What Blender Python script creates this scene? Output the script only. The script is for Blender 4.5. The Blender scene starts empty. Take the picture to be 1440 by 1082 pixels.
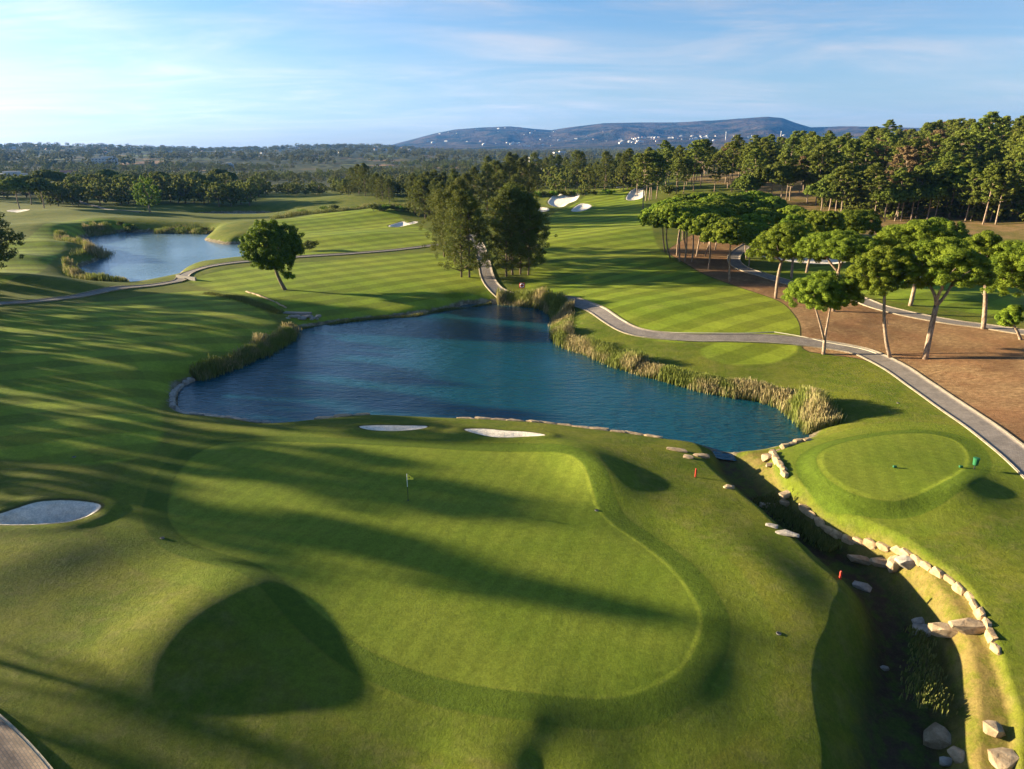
import bpy, math, random
import numpy as np
from mathutils import Vector, Matrix
R = math.radians
random.seed(7)
sc = bpy.context.scene
COL = sc.collection

# ------------------------------------------------------------------ camera
CZ = 27.0
FPX = 960.0
TILT = math.atan((541 - 212) / FPX)
CT, ST = math.cos(TILT), math.sin(TILT)

def ray(px, py):
    u = (px - 720) / FPX
    v = (541 - py) / FPX
    return u, CT + v * ST, -ST + v * CT

def G(px, py, z=0.0):
    u, f, d = ray(px, py)
    s = (z - CZ) / d
    return (u * s, f * s)

def project(x, y, z):
    dz = z - CZ
    depth = y * CT - dz * ST
    up = y * ST + dz * CT
    return 720 + FPX * x / depth, 541 - FPX * up / depth

# ------------------------------------------------------------------ noise
def _hash(ix, iy, seed):
    n = (ix * 374761393 + iy * 668265263 + seed * 1274126177) & 0xFFFFFFFF
    n = ((n ^ (n >> 13)) * 1274126177) & 0xFFFFFFFF
    return ((n ^ (n >> 16)) & 0xFFFF) / 65535.0

def vnoise(x, y, seed=0):
    x = np.asarray(x, float); y = np.asarray(y, float)
    ix = np.floor(x).astype(np.int64); iy = np.floor(y).astype(np.int64)
    fx = x - ix; fy = y - iy
    fx = fx * fx * fx * (fx * (fx * 6 - 15) + 10); fy = fy * fy * fy * (fy * (fy * 6 - 15) + 10)
    a = _hash(ix, iy, seed); b = _hash(ix + 1, iy, seed)
    c = _hash(ix, iy + 1, seed); d = _hash(ix + 1, iy + 1, seed)
    return (a * (1 - fx) + b * fx) * (1 - fy) + (c * (1 - fx) + d * fx) * fy

def fbm(x, y, octv=4, seed=0):
    s = 0; a = 1.0; t = 0
    for k in range(octv):
        s = s + a * (vnoise(x * 2 ** k + 17.3 * k, y * 2 ** k - 9.1 * k, seed + k) - .5)
        t += a; a *= .5
    return s / t * 2

def sstep(a, b, x):
    if a > b: return 1 - sstep(b, a, x)
    t = np.clip((x - a) / (b - a), 0, 1)
    return t * t * (3 - 2 * t)

# ------------------------------------------------------------------ outlines
def smooth(pts, closed=True, n=5):
    P = np.array(pts, float); N = len(P); out = []
    rng_ = range(N) if closed else range(N - 1)
    for i in rng_:
        if closed:
            p0, p1, p2, p3 = P[i - 1], P[i], P[(i + 1) % N], P[(i + 2) % N]
        else:
            p0, p1, p2, p3 = P[max(i - 1, 0)], P[i], P[i + 1], P[min(i + 2, N - 1)]
        for k in range(n):
            t = k / n
            out.append(.5 * ((2 * p1) + (p2 - p0) * t + (2 * p0 - 5 * p1 + 4 * p2 - p3) * t * t + (3 * p1 - p0 - 3 * p2 + p3) * t ** 3))
    if not closed: out.append(P[-1])
    return np.array(out)

def poly(pxs, z=0.0, n=4):
    return smooth([G(a, b, z) for a, b in pxs], True, n)

def line(pxs, z=0.0, n=6):
    return smooth([G(a, b, z) for a, b in pxs], False, n)

def seg_dist(X, Y, P, closed=True):
    """distance to the polyline, parameter of nearest point"""
    best = np.full(X.shape, 1e9); par = np.zeros(X.shape)
    N = len(P)
    for i in range(N if closed else N - 1):
        ax, ay = P[i]; bx, by = P[(i + 1) % N]
        dx, dy = bx - ax, by - ay
        L = dx * dx + dy * dy + 1e-12
        t = np.clip(((X - ax) * dx + (Y - ay) * dy) / L, 0, 1)
        d = np.hypot(X - ax - t * dx, Y - ay - t * dy)
        m = d < best
        best = np.where(m, d, best); par = np.where(m, i + t, par)
    return best, par

def inside(X, Y, P):
    c = np.zeros(X.shape, bool)
    N = len(P); j = N - 1
    for i in range(N):
        xi, yi = P[i]; xj, yj = P[j]
        if yi != yj:
            m = ((yi > Y) != (yj > Y)) & (X < (xj - xi) * (Y - yi) / (yj - yi) + xi)
            c ^= m
        j = i
    return c

def sdf(X, Y, P, margin=25.0):
    """positive inside, negative outside; -margin away from it"""
    margin = float(margin); out = np.full(X.shape, -margin)
    lo = P.min(0) - margin; hi = P.max(0) + margin
    m = (X > lo[0]) & (X < hi[0]) & (Y > lo[1]) & (Y < hi[1])
    if m.any():
        x = X[m]; y = Y[m]
        d, _ = seg_dist(x, y, P)
        out[m] = np.maximum(np.where(inside(x, y, P), d, -d), -margin)
    return out

LAKE = poly([(250,578),(247,560),(252,545),(270,537),(300,527),(330,517),(355,505),(385,489),(405,480),(414,469),(426,462),(450,457),(475,453),(521,449),(582,443),(634,435),(655,428),(700,427),(735,430),(762,434),(788,448),(788,474),(800,484),(833,497),(865,509),(897,521),(928,531),(959,540),(1020,552),(1065,560),(1105,570),(1133,591),(1141,606),(1138,618),(1111,625),(1075,634),(1048,637),(1020,637),(974,625),(931,619),(882,612),(836,606),(760,597),(700,593),(650,591),(600,589),(560,587),(520,586),(480,589),(440,593),(400,597),(370,598),(335,592),(300,589),(265,586)])
POND = poly([(106,347),(112,338),(125,333),(150,328),(175,327),(250,327),(297,328),(288,337),(302,341),(320,344),(345,344),(362,352),(352,366),(325,369),(300,372),(265,377),(250,388),(236,392),(210,397),(182,401),(130,401),(118,391),(108,380),(122,372),(138,366),(135,356),(120,351)])
POND2 = poly([(278,303),(290,300),(330,299),(378,300),(400,302),(372,304),(320,304)], 0, 3)
GREEN = poly([(988,870),(972,830),(940,790),(900,757),(862,732),(842,712),(832,690),(817,662),(790,646),(740,638),(680,634),(600,628),(500,622),(400,618),(320,622),(278,640),(252,670),(240,705),(240,740),(262,768),(310,786),(362,803),(402,828),(440,860),(480,890),(520,915),(580,938),(650,955),(720,966),(800,972),(870,969),(925,953),(965,925)], 2.0)
TEE = poly([(1150,640),(1170,625),(1230,612),(1300,610),(1345,622),(1362,645),(1350,668),(1310,690),(1260,702),(1200,690),(1160,665)], 2.8)
TEE2 = poly([(985,492),(1010,487),(1060,485),(1110,490),(1118,500),(1085,510),(1030,510),(995,502)], 1.8)
FAIR = [
 poly([(-300,520),(-100,470),(0,452),(120,425),(230,405),(300,402),(345,415),(385,440),(385,465),(340,495),(262,522),(222,550),(230,600),(200,640),(100,660),(-60,650),(-300,650)], 2.6),
 poly([(270,387),(350,374),(450,370),(600,360),(650,378),(680,395),(690,408),(640,424),(520,438),(430,444),(385,425),(330,408),(290,400)], 2.3),
 poly([(740,385),(768,345),(775,310),(800,300),(850,284),(880,284),(905,300),(918,340),(938,366),(1000,396),(1066,415),(1096,427),(1117,444),(1129,474),(1000,470),(920,462),(880,450),(840,424),(790,406),(745,398)], 3.6),
 poly([(352,322),(430,312),(520,300),(570,318),(602,330),(600,350),(450,357),(372,366),(362,348)], 2.7),
 poly([(20,345),(60,325),(120,312),(200,315),(230,320),(150,322),(110,335),(90,350),(60,380),(20,400),(-60,410),(-60,360)], 3.0),
 poly([(1085,400),(1110,385),(1200,380),(1330,400),(1440,390),(1560,400),(1560,450),(1440,450),(1330,440),(1230,424),(1150,400)], 4.0),
]
MULCH = poly([(938,362),(948,352),(975,340),(1005,334),(1045,332),(1062,340),(1048,354),(1030,366),(1034,378),(1060,391),(1100,402),(1150,411),(1196,425),(1229,437),(1262,445),(1304,453),(1346,460),(1387,466),(1440,477),(1560,500),(1640,640),(1560,740),(1440,634),(1395,600),(1370,582),(1340,563),(1312,544),(1285,525),(1258,510),(1235,500),(1205,492),(1165,486),(1131,479),(1126,460),(1117,444),(1096,427),(1066,415),(1004,396),(970,380)], 3.6, 3)
FOREST = poly([(1236,318),(1300,316),(1360,318),(1440,322),(1700,330),(1700,225),(1440,232),(1240,240),(1060,250),(960,262),(985,268),(1040,275),(1100,288),(1140,300),(1200,310)], 9, 3)
SANDS = {
 'B1': (poly([(-45,760),(-30,748),(0,743),(28,732),(56,721),(97,714),(142,714),(136,727),(111,742),(83,750),(42,756),(0,759)], 2.9), 'kidney shaped sand bunker half in shadow at the left edge beside the grassy mound', .95),
 'B2': (poly([(505,598),(530,596),(565,596),(600,597),(595,602),(567,606),(535,606),(512,603)], 1.6), 'narrow shaded sand bunker behind the green closest to the yellow flag', .55),
 'B3': (poly([(652,602),(680,601),(712,605),(742,607),(767,614),(755,619),(720,621),(692,619),(670,612)], 1.7), 'half sunlit sand bunker on the lake bank behind the green', .55),
 'B4': (poly([(545,317),(558,314),(568,312.5),(574,314),(584,312),(588,313.5),(574,316),(560,318)], 4.2), 'small sand bunker in the hillock left of the tall casuarina trees', .5),
 'B5': (poly([(770,286),(776,282),(785,280),(795,282),(806,279),(815,281),(812,286),(800,288),(792,291),(778,290)], 6), 'lobed white sand bunker at the left of the distant raised green', .6),
 'B6': (poly([(803,296),(808,292),(816,289),(828,290),(832,293),(824,296),(812,297)], 6), 'oval white sand bunker just below the lobed one at the distant green', .5),
 'B7': (poly([(880,283),(885,278),(895,276),(905,277),(905,282),(893,284)], 7.5), 'sand bunker beside the tall bare trunks at the right of the distant green', .5),
 'B8': (poly([(865,269),(872,267),(880,267),(880,269),(870,270)], 8), 'tiny sand bunker at the very back of the distant green', .4),
 'B9': (poly([(1070,366),(1085,360),(1148,360),(1140,366),(1162,368),(1190,373),(1170,377),(1123,375),(1096,371)], 4), 'large branching white sand bunker behind the umbrella pines', .5),
 'B10': (poly([(1245,393),(1262,388),(1285,391),(1315,396),(1304,400),(1262,398)], 4), 'small white sand bunker glimpsed under the widest umbrella pine crown', .5),
 'B11': (poly([(10,302),(20,299),(42,299),(40,302),(25,304)], 3), 'small bluish sand bunker in front of the dark trees at far left', .4),
 'B12': (poly([(752,295),(758,292),(770,293),(772,296),(760,297)], 5.6), 'sliver of sand bunker beside the right casuarina crown', .4),
}
STREAM = line([(1012,645),(1037,685),(1079,728),(1134,766),(1190,802),(1235,836),(1265,872),(1280,910),(1286,950),(1290,1010),(1292,1100),(1290,1250)], -1.2)
WALLPX = [(1141,624),(1122,627),(1103,631),(1086,638),(1088,648),(1093,659),(1100,670),(1107,680),(1114,687),(1126,693),(1138,699),(1159,713),(1183,727),(1218,742),(1252,758),(1287,779),(1305,794),(1339,817),(1364,840),(1381,864),(1395,892),(1407,911)]
WALL = line(WALLPX, 1.3, 4)
TERR = np.vstack([WALL[4:], [G(1440,1000,1.0)], [G(1440,1300,0.)], STREAM[::-1][3:-3]])
PATHS = {
 'main': (line([(640,318),(662,335),(672,350),(677,362),(681,375),(685,390),(694,402),(715,408),(747,411),(785,415),(810,422),(835,435),(860,450),(885,461),(917,468),(974,475),(1035,478),(1096,482),(1157,489),(1207,498),(1234,508),(1262,522),(1290,541),(1318,561),(1346,582),(1373,603),(1405,630),(1440,660),(1500,715)], 2.4), 1.3),
 'pines': (line([(1062,338),(1056,348),(1040,358),(1031,369),(1040,380),(1076,393),(1107,401),(1150,410),(1196,421),(1229,433),(1262,441),(1304,449),(1346,456),(1387,462),(1440,472),(1540,490)], 4.0), 1.25),
 'left': (line([(-120,466),(-60,452),(0,440),(50,432),(100,421),(150,410),(200,401),(232,395),(252,391),(262,383),(287,376),(325,372),(350,370),(427,365),(490,362),(552,358),(605,353),(650,347),(677,345)], 2.0), 1.2),
 'farleft': (line([(60,275),(95,279),(115,286),(140,292),(160,297),(200,300)], 3.0), .9),
 'fore': (line([(-190,1010),(-110,1045),(-50,1090),(20,1180),(60,1300)], 2.4), 1.9),
}

# ------------------------------------------------------------------ terrain height
CTRL = [  # px, py, z
 (280,650,2.0),(500,650,1.95),(750,650,1.9),(300,760,2.3),(600,760,2.05),(880,790,1.9),(600,900,2.0),(900,930,1.8),(500,610,1.5),(700,612,1.6),
 (0,600,3.0),(0,660,3.0),(150,600,2.5),(100,680,3.0),(240,600,1.7),(0,800,3.4),(0,900,3.3),(100,1010,2.9),(200,700,2.4),
 (300,1060,2.1),(600,1060,1.5),(900,1060,.95),(500,1000,1.75),(750,1010,1.65),(760,1080,1.25),(1100,1060,.5),(1000,1010,1.1),
 (900,640,1.6),(1000,700,1.7),(1060,780,1.5),(1120,850,1.45),(1150,950,.8),(1180,820,1.0),
 (0,1300,2.3),(1440,1300,-1.0),(720,1500,0.0),(720,2500,-2),
 (1110,660,1.4),(1180,620,2.2),(1250,660,2.8),(1350,640,2.7),(1400,700,2.5),(1330,760,2.2),(1400,850,1.9),(1420,1000,.7),(1250,720,1.9),
 (1150,540,1.4),(1200,580,1.8),(1050,510,1.6),(950,485,1.8),(880,480,1.6),(870,440,2.5),
 (1300,540,2.5),(1430,645,2.9),(1200,470,3.2),(1300,480,3.4),(1440,520,3.8),(1150,430,3.5),(1000,375,4.3),(950,440,2.9),(1050,450,3.0),
 (1300,420,4),(1440,420,4.2),(1200,370,4.2),(1440,350,5.0),(1250,335,5),
 (850,350,3.8),(800,380,2.8),(780,400,2.3),(850,310,5.0),(880,278,7.5),(810,287,5.8),(770,300,4.8),(930,268,9),(960,320,5.5),(1010,300,7),
 (400,380,2.3),(500,400,2.1),(600,400,2.3),(660,400,2.4),(520,436,1.0),(350,420,1.6),(690,380,2.6),
 (200,470,2.4),(100,450,2.9),(0,470,3.2),(50,530,3.0),(250,500,1.9),(300,450,2.1),(380,450,1.2),(180,560,2.3),
 (100,300,2.8),(40,330,3.2),(20,380,3.3),(30,420,3.0),(400,305,2.5),(500,290,3.4),(480,330,2.8),(570,318,3.5),(620,310,3.8),(250,315,2.2),(330,312,1.6),(130,415,1.6),(240,400,1.3),
 (330,300,1.2),(380,300,1.3),(100,276,3.6),(300,276,3),(500,277,3.6),(640,275,4),(740,268,5),(850,262,6),
 (-300,400,4),(-300,600,4.5),(-300,300,5),(-900,500,7),(-900,900,5),(1700,500,5),(1700,350,7),(2000,700,4),(2300,1200,2),
]
_c = np.array([list(G(a, b, z)) + [z] for a, b, z in CTRL])
def _tc(X, Y):
    r = np.hypot(X, Y)
    az = np.arctan2(X, Y)
    az = 1.25 * np.tanh(az / 1.25)
    return az, np.log(np.clip(r, 13, 520) + 8)
_ca, _cl = _tc(_c[:, 0], _c[:, 1])
def _phi(d2):
    return d2 * np.log(d2 + 1e-9) * .5
_n = len(_c)
_A = np.zeros((_n + 3, _n + 3))
_A[:_n, :_n] = _phi((_ca[:, None] - _ca[None]) ** 2 + (_cl[:, None] - _cl[None]) ** 2) + np.eye(_n) * 2e-4
_A[:_n, _n] = 1; _A[:_n, _n + 1] = _ca; _A[:_n, _n + 2] = _cl
_A[_n:, :_n] = _A[:_n, _n:].T
_w = np.linalg.solve(_A, np.concatenate([_c[:, 2], [0, 0, 0]]))

# mounds: px, py, ground z, amp, sigma along, sigma across, angle of the long axis (deg, from +X)
MOUNDS = [
 (262,893,2.6,1.15,2.8,2.4,75), (330,828,2.3,.45,3.0,1.8,-25),
 (110,772,3.0,.42,4.0,2.4,45), (60,700,3.0,.25,9,3,10), (-40,770,3.2,.4,4,5,0),
 (770,630,1.7,.40,6,2.0,-15), (838,672,1.8,1.15,4.2,2.0,-58), (912,722,1.7,-.7,4.6,2.8,-52),
 (1075,800,1.5,.35,9,2.2,-62), (1120,960,.6,.12,8,2.0,-80),
 (1330,690,2.4,.9,2.6,2.2,20), (1150,650,2.0,.35,5,3,60),
 (60,395,3.2,1.6,13,4.5,-8), (20,365,3.4,1.2,10,5,0), (60,345,3.2,1.3,16,5,10), (90,322,3.0,2.2,22,9,10), (170,312,2.6,1.7,16,9,0),
 (120,300,3.4,2.0,25,14,0), (250,318,2.4,1.2,22,8,0), (420,318,2.8,1.2,25,10,10), (500,308,3.2,1.8,18,10,0), (562,308,3.6,1.1,12,7,0),
 (600,300,3.6,1.4,18,16,0),(450,287,3.2,1.6,40,22,0),(545,284,3.4,2.5,30,20,0),
 (430,340,2.6,.9,18,8,15), (540,335,3.0,.9,14,9,-10),
 (790,280,6,1.4,12,9,0), (830,284,6.2,.9,10,7,0), (890,274,8,1.3,10,9,0),(790,345,3.8,.9,14,7,10),(880,330,4.6,1.1,13,8,15),(840,372,3,.5,18,6,0),
 (960,435,3.0,.5,16,5,-10), (1090,462,3.1,.5,9,4,0), (1340,425,4,.9,14,6,0),(1180,395,4,.6,12,5,0),(1255,385,4.3,.7,8,6,0),
 (1180,555,1.6,.35,6,4,0), (330,455,2.0,.35,8,6,0), (120,500,2.8,.35,12,6,0), (300,600,1.7,.25,8,3,0), (60,620,2.9,.3,10,4,0),
]
MW = []
for a, b, z, amp, s1, s2, ang in MOUNDS:
    x, y = G(a, b, z); MW.append((x, y, amp, s1, s2, R(ang)))
for x, y, amp, s1, s2, ang in [(340,450,11,130,150,0),(165,500,3,100,120,0),(430,330,11,150,120,0)]:
    MW.append((x, y, amp, s1, s2, ang))

def prof(pts):
    A = []; E = []
    for a, b in pts:
        u, f, d = ray(a, b)
        A.append(math.atan2(u, f)); E.append(d / math.hypot(u, f))
    return np.array(A), np.array(E)
PA = prof([(-700,206),(-300,205),(0,207),(50,205),(100,205),(150,207),(200,208),(250,210),(290,211),(330,211),(380,209),(430,207),(480,206),(540,207),(600,212),(700,214),(2400,214)])
PB = prof([(-700,214),(480,213),(520,209),(550,204),(580,196),(610,188),(640,182),(680,179),(720,178),(750,181),(775,183),(800,179),(850,173),(900,172),(950,172),(1000,170),(1040,167),(1080,164),(1100,166),(1120,173),(1140,179),(1180,178),(1220,178),(1260,179),(1300,180),(1350,173),(1400,178),(1440,181),(2400,190)])
PC = prof([(-700,214),(520,214),(560,209),(600,206),(680,203),(760,206),(800,204),(860,199),(900,194),(960,192),(1040,192),(1100,194),(1200,196),(2400,200)])

def far_h(X, Y):
    r = np.hypot(X, Y); az = np.arctan2(X, Y)
    plain = 2 + 8 * fbm(X / 420 + 3, Y / 420, 3, 5) * sstep(450, 900, r) + 6 * sstep(900, 2200, r)
    out = plain
    for (A, E), r0, Rr, r1, seed in ((PA, 1900, 3800, 6000, 11), (PC, 3400, 6000, 7500, 31), (PB, 4800, 8600, 12500, 23)):
        top = CZ + Rr * np.interp(az, A, E)
        t = np.clip((r - r0) / (Rr - r0), 0, 1); b = np.clip((r - Rr) / (r1 - Rr), 0, 1)
        n = fbm(X / 520, Y / 520, 5, seed)
        up = (t ** 1.25) * (1 - .0 * t); win = np.sin(np.pi * t) ** .6
        h = 8 + (top - 8) * up + n * (top - 8) * .22 * win + 2.5 * fbm(X / 90, Y / 90, 3, seed + 3) * sstep(0, .5, t)
        h = np.where(r > Rr, 8 + (top - 8) * (1 - b * b), h)
        out = np.maximum(out, np.where(r > r0, h, -50))
    return out

def height(X, Y, with_fields=False):
    X = np.atleast_1d(np.asarray(X, float)); Y = np.atleast_1d(np.asarray(Y, float))
    r = np.hypot(X, Y)
    a, l = _tc(X, Y)
    B = _w[_n] + _w[_n + 1] * a + _w[_n + 2] * l
    for i in range(_n):
        B = B + _w[i] * _phi((a - _ca[i]) ** 2 + (l - _cl[i]) ** 2)
    for x, y, amp, s1, s2, ang in MW:
        dx = X - x; dy = Y - y
        u = dx * math.cos(ang) + dy * math.sin(ang); v = -dx * math.sin(ang) + dy * math.cos(ang)
        q = (u / s1) ** 2 + (v / s2) ** 2
        B = B + amp * np.exp(-.5 * np.minimum(q, 60))
    B = B + .10 * fbm(X / 14, Y / 14, 3, 2) + .35 * fbm(X / 55, Y / 55, 2, 9) * sstep(130, 260, r)
    # the green is gently graded
    g = sdf(X, Y, GREEN, 12)
    gm = sstep(-1.5, 3, g)
    B = B * (1 - .55 * gm) + .55 * gm * (1.95 + .012 * (X + 5) * -1 + .006 * (Y - 45) + .10 * np.sin(X / 6 + Y / 9))
    go = np.clip(-g, 0, None); se = sstep(-16, 0, X) * sstep(50, 40, Y)
    B = B - se * (.10 * np.exp(-((go - 3.0) / 2.0) ** 2) * sstep(0, 2.2, go) - .03 * np.exp(-((go - 6.0) / 1.6) ** 2))
    te = sdf(X, Y, TEE, 8); tm = sstep(-1.5, .5, te); B = B * (1 - .8 * tm) + .8 * tm * 2.9
    # retaining-wall terrace
    tr = sdf(X, Y, TERR, 12)
    B = B - .5 * sstep(.0, .45, tr) - .03 * np.clip(tr, 0, 6)
    # stream
    sd = np.full(X.shape, 40.); sp = np.zeros(X.shape)
    m = (r < 110) & (X > -5)
    if m.any():
        d_, p_ = seg_dist(X[m], Y[m], STREAM, False)
        sd[m] = d_; sp[m] = p_
    tt = sp / (len(STREAM) - 1)
    bot = -.15 - 1.8 * sstep(0.02, .75, tt)
    xs_ = np.interp(-Y, -STREAM[:, 1], STREAM[:, 0])
    rgt = sstep(-.6, .6, X - xs_)
    wl = (3.2 + 1.7 * tt) * (1 - rgt) + (2.0 + .8 * tt) * rgt
    wl = wl * (1 + .30 * fbm(X / 6, Y / 6, 2, 77))
    prof_ = sstep(.22, 1.0, sd / wl)
    B = np.where(sd < wl, bot + (B - bot) * prof_, B)
    # water bodies
    for P, mg, w in ((LAKE, 12, 5.0), (POND, 14, 7.0), (POND2, 14, 7.)):
        d = -sdf(X, Y, P, mg)      # positive outside
        k = 1 - np.exp(-np.clip(d, 0, None) / (w * .45))
        k = k + (1 - k) * sstep(w * 1.2, mg, d)
        B = np.where(d > 0, np.minimum(B, .18 + (B - .18) * k), np.maximum(-2.5, .10 + .45 * d))
    sb = np.full(X.shape, -9.)
    for k_, (P, _, dep) in SANDS.items():
        d = sdf(X, Y, P, 9)
        sc_ = 1.0 if k_ in ('B1', 'B2', 'B3') else 1.6
        B = B + .16 * np.exp(-((d + .6) / .8) ** 2) - dep * sstep(0, 1.7 * sc_, d) 
        sb = np.maximum(sb, d)
    f = sstep(430, 620, r)
    far = far_h(X, Y)
    hill = np.zeros(X.shape)
    for x, y, amp, s1, s2, ang in MW[-3:]:
        hill += amp * np.exp(-.5 * np.minimum(((X - x) / s1) ** 2 + ((Y - y) / s2) ** 2, 60))
    B = B * (1 - f) + np.maximum(far, far + hill * (1 - sstep(900, 1500, r))) * f
    if not with_fields: return B
    fa = np.full(X.shape, -9.)
    for P in FAIR: fa = np.maximum(fa, sdf(X, Y, P, 9))
    fa = np.maximum(fa, sdf(X, Y, TEE2, 9))
    F = dict(green=np.maximum(g, te), fair=fa, mulch=sdf(X, Y, MULCH, 9), sand=sb,
             forest=sdf(X, Y, FOREST, 25), ditch=(wl * .52 - sd),
             terrace=tr, lake=np.maximum.reduce([sdf(X, Y, LAKE, 9), sdf(X, Y, POND, 9), sdf(X, Y, POND2, 9)]))
    return B, F, dict(green=g, tee=te)

def H1(x, y): return float(height(x, y)[0])

_rs = np.exp(np.linspace(math.log(14), math.log(1800), 700))
def GT(px, py, rmin=14):
    u, f, d = ray(px, py); hn = math.hypot(u, f)
    rs = _rs[_rs >= rmin]
    X = rs * u / hn; Y = rs * f / hn; Z = CZ + rs * d / hn
    h = height(X, Y)
    w = np.nonzero(Z < h)[0]
    if len(w) == 0:
        x, y = G(px, py, 3); return x, y, H1(x, y)
    i = w[0]
    if i == 0: i = 1
    a = Z[i - 1] - h[i - 1]; b = Z[i] - h[i]; t = a / (a - b)
    x = X[i - 1] + t * (X[i] - X[i - 1]); y = Y[i - 1] + t * (Y[i] - Y[i - 1])
    return float(x), float(y), H1(x, y)

def at_height(px_top, x, y):
    """z of the picture row px_top above ground point x, y"""
    v = (541 - px_top) / FPX
    # (up)/(depth) = v
    # y*ST + dz*CT = v*(y*CT - dz*ST)
    dz = (v * y * CT - y * ST) / (CT + v * ST)
    return CZ + dz

# ------------------------------------------------------------------ object helpers
def tag(o, label=None, cat=None, group=None, kind=None):
    if label: o['label'] = label
    if cat: o['category'] = cat
    if group: o['group'] = group
    if kind: o['kind'] = kind
    return o

def raw_mesh(name, verts, faces, mats=(), smooth_=False):
    """faces: (n,k) int array, or list of arrays of differing k"""
    me = bpy.data.meshes.new(name)
    V = np.asarray(verts, np.float32).reshape(-1, 3)
    Fs = faces if isinstance(faces, list) else [faces]
    Fs = [np.asarray(f, np.int32) for f in Fs if len(f)]
    loops = np.concatenate([f.ravel() for f in Fs]); tot = np.concatenate([np.full(len(f), f.shape[1], np.int32) for f in Fs])
    start = np.concatenate([[0], np.cumsum(tot)[:-1]]).astype(np.int32)
    me.vertices.add(len(V)); me.vertices.foreach_set('co', V.ravel())
    me.loops.add(len(loops)); me.loops.foreach_set('vertex_index', loops)
    me.polygons.add(len(tot)); me.polygons.foreach_set('loop_start', start); me.polygons.foreach_set('loop_total', tot)
    if smooth_: me.polygons.foreach_set('use_smooth', np.ones(len(tot), bool))
    for m in mats: me.materials.append(m)
    me.update(calc_edges=True)
    return me

def add_attr(me, name, arr, domain='POINT'):
    a = me.attributes.new(name, 'FLOAT', domain)
    a.data.foreach_set('value', np.asarray(arr, np.float32))

def link(name, me, parent=None, loc=(0, 0, 0), rz=0.0):
    o = bpy.data.objects.new(name, me); COL.objects.link(o)
    o.location = loc; o.rotation_euler = (0, 0, rz)
    if parent: o.parent = parent
    return o

def empty(name, loc, rz=0.0, s=1.0):
    o = bpy.data.objects.new(name, None); COL.objects.link(o)
    o.empty_display_size = .3
    o.location = loc; o.rotation_euler = (0, 0, rz); o.scale = (s, s, s)
    return o

class MB:
    def __init__(s): s.v = []; s.f = []; s.n = 0
    def add(s, v, f):
        s.v.append(np.asarray(v, float)); 
        for q in f: s.f.append([i + s.n for i in q])
        s.n += len(v); return s
    def box(s, c, d, rz=0, taper=1.0):
        x, y, z = c; a, b, h = d[0] / 2, d[1] / 2, d[2] / 2
        P = []
        for k, t in ((-1, 1), (1, taper)):
            for i, j in ((-1, -1), (1, -1), (1, 1), (-1, 1)):
                px, py = i * a * t, j * b * t
                P.append((x + px * math.cos(rz) - py * math.sin(rz), y + px * math.sin(rz) + py * math.cos(rz), z + k * h))
        return s.add(P, [(0, 3, 2, 1), (4, 5, 6, 7), (0, 1, 5, 4), (1, 2, 6, 5), (2, 3, 7, 6), (3, 0, 4, 7)])
    def tube(s, pts, rad, n=8, cap=True):
        pts = [Vector(p) for p in pts]
        V = []; F = []
        for i, p in enumerate(pts):
            t = (pts[min(i + 1, len(pts) - 1)] - pts[max(i - 1, 0)]).normalized()
            a = t.cross(Vector((0.3, 1, 0.1))).normalized(); b = t.cross(a)
            r = rad[i] if hasattr(rad, '__len__') else rad
            for k in range(n):
                w = 2 * math.pi * k / n
                V.append(p + (a * math.cos(w) + b * math.sin(w)) * r)
        for i in range(len(pts) - 1):
            for k in range(n):
                F.append((i * n + k, i * n + (k + 1) % n, (i + 1) * n + (k + 1) % n, (i + 1) * n + k))
        if cap:
            F.append(tuple(range(n - 1, -1, -1))); F.append(tuple(range((len(pts) - 1) * n, len(pts) * n)))
        return s.add([tuple(p) for p in V], F)
    def mesh(s, name, mat, smooth_=False):
        me = bpy.data.meshes.new(name)
        me.from_pydata([tuple(p) for p in np.vstack(s.v)], [], s.f)
        if smooth_: me.polygons.foreach_set('use_smooth', np.ones(len(me.polygons), bool))
        me.materials.append(mat); me.update()
        return me
    def build(s, name, mat, parent=None, loc=(0, 0, 0), smooth_=False, rz=0):
        return link(name, s.mesh(name, mat, smooth_), parent, loc, rz)

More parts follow.
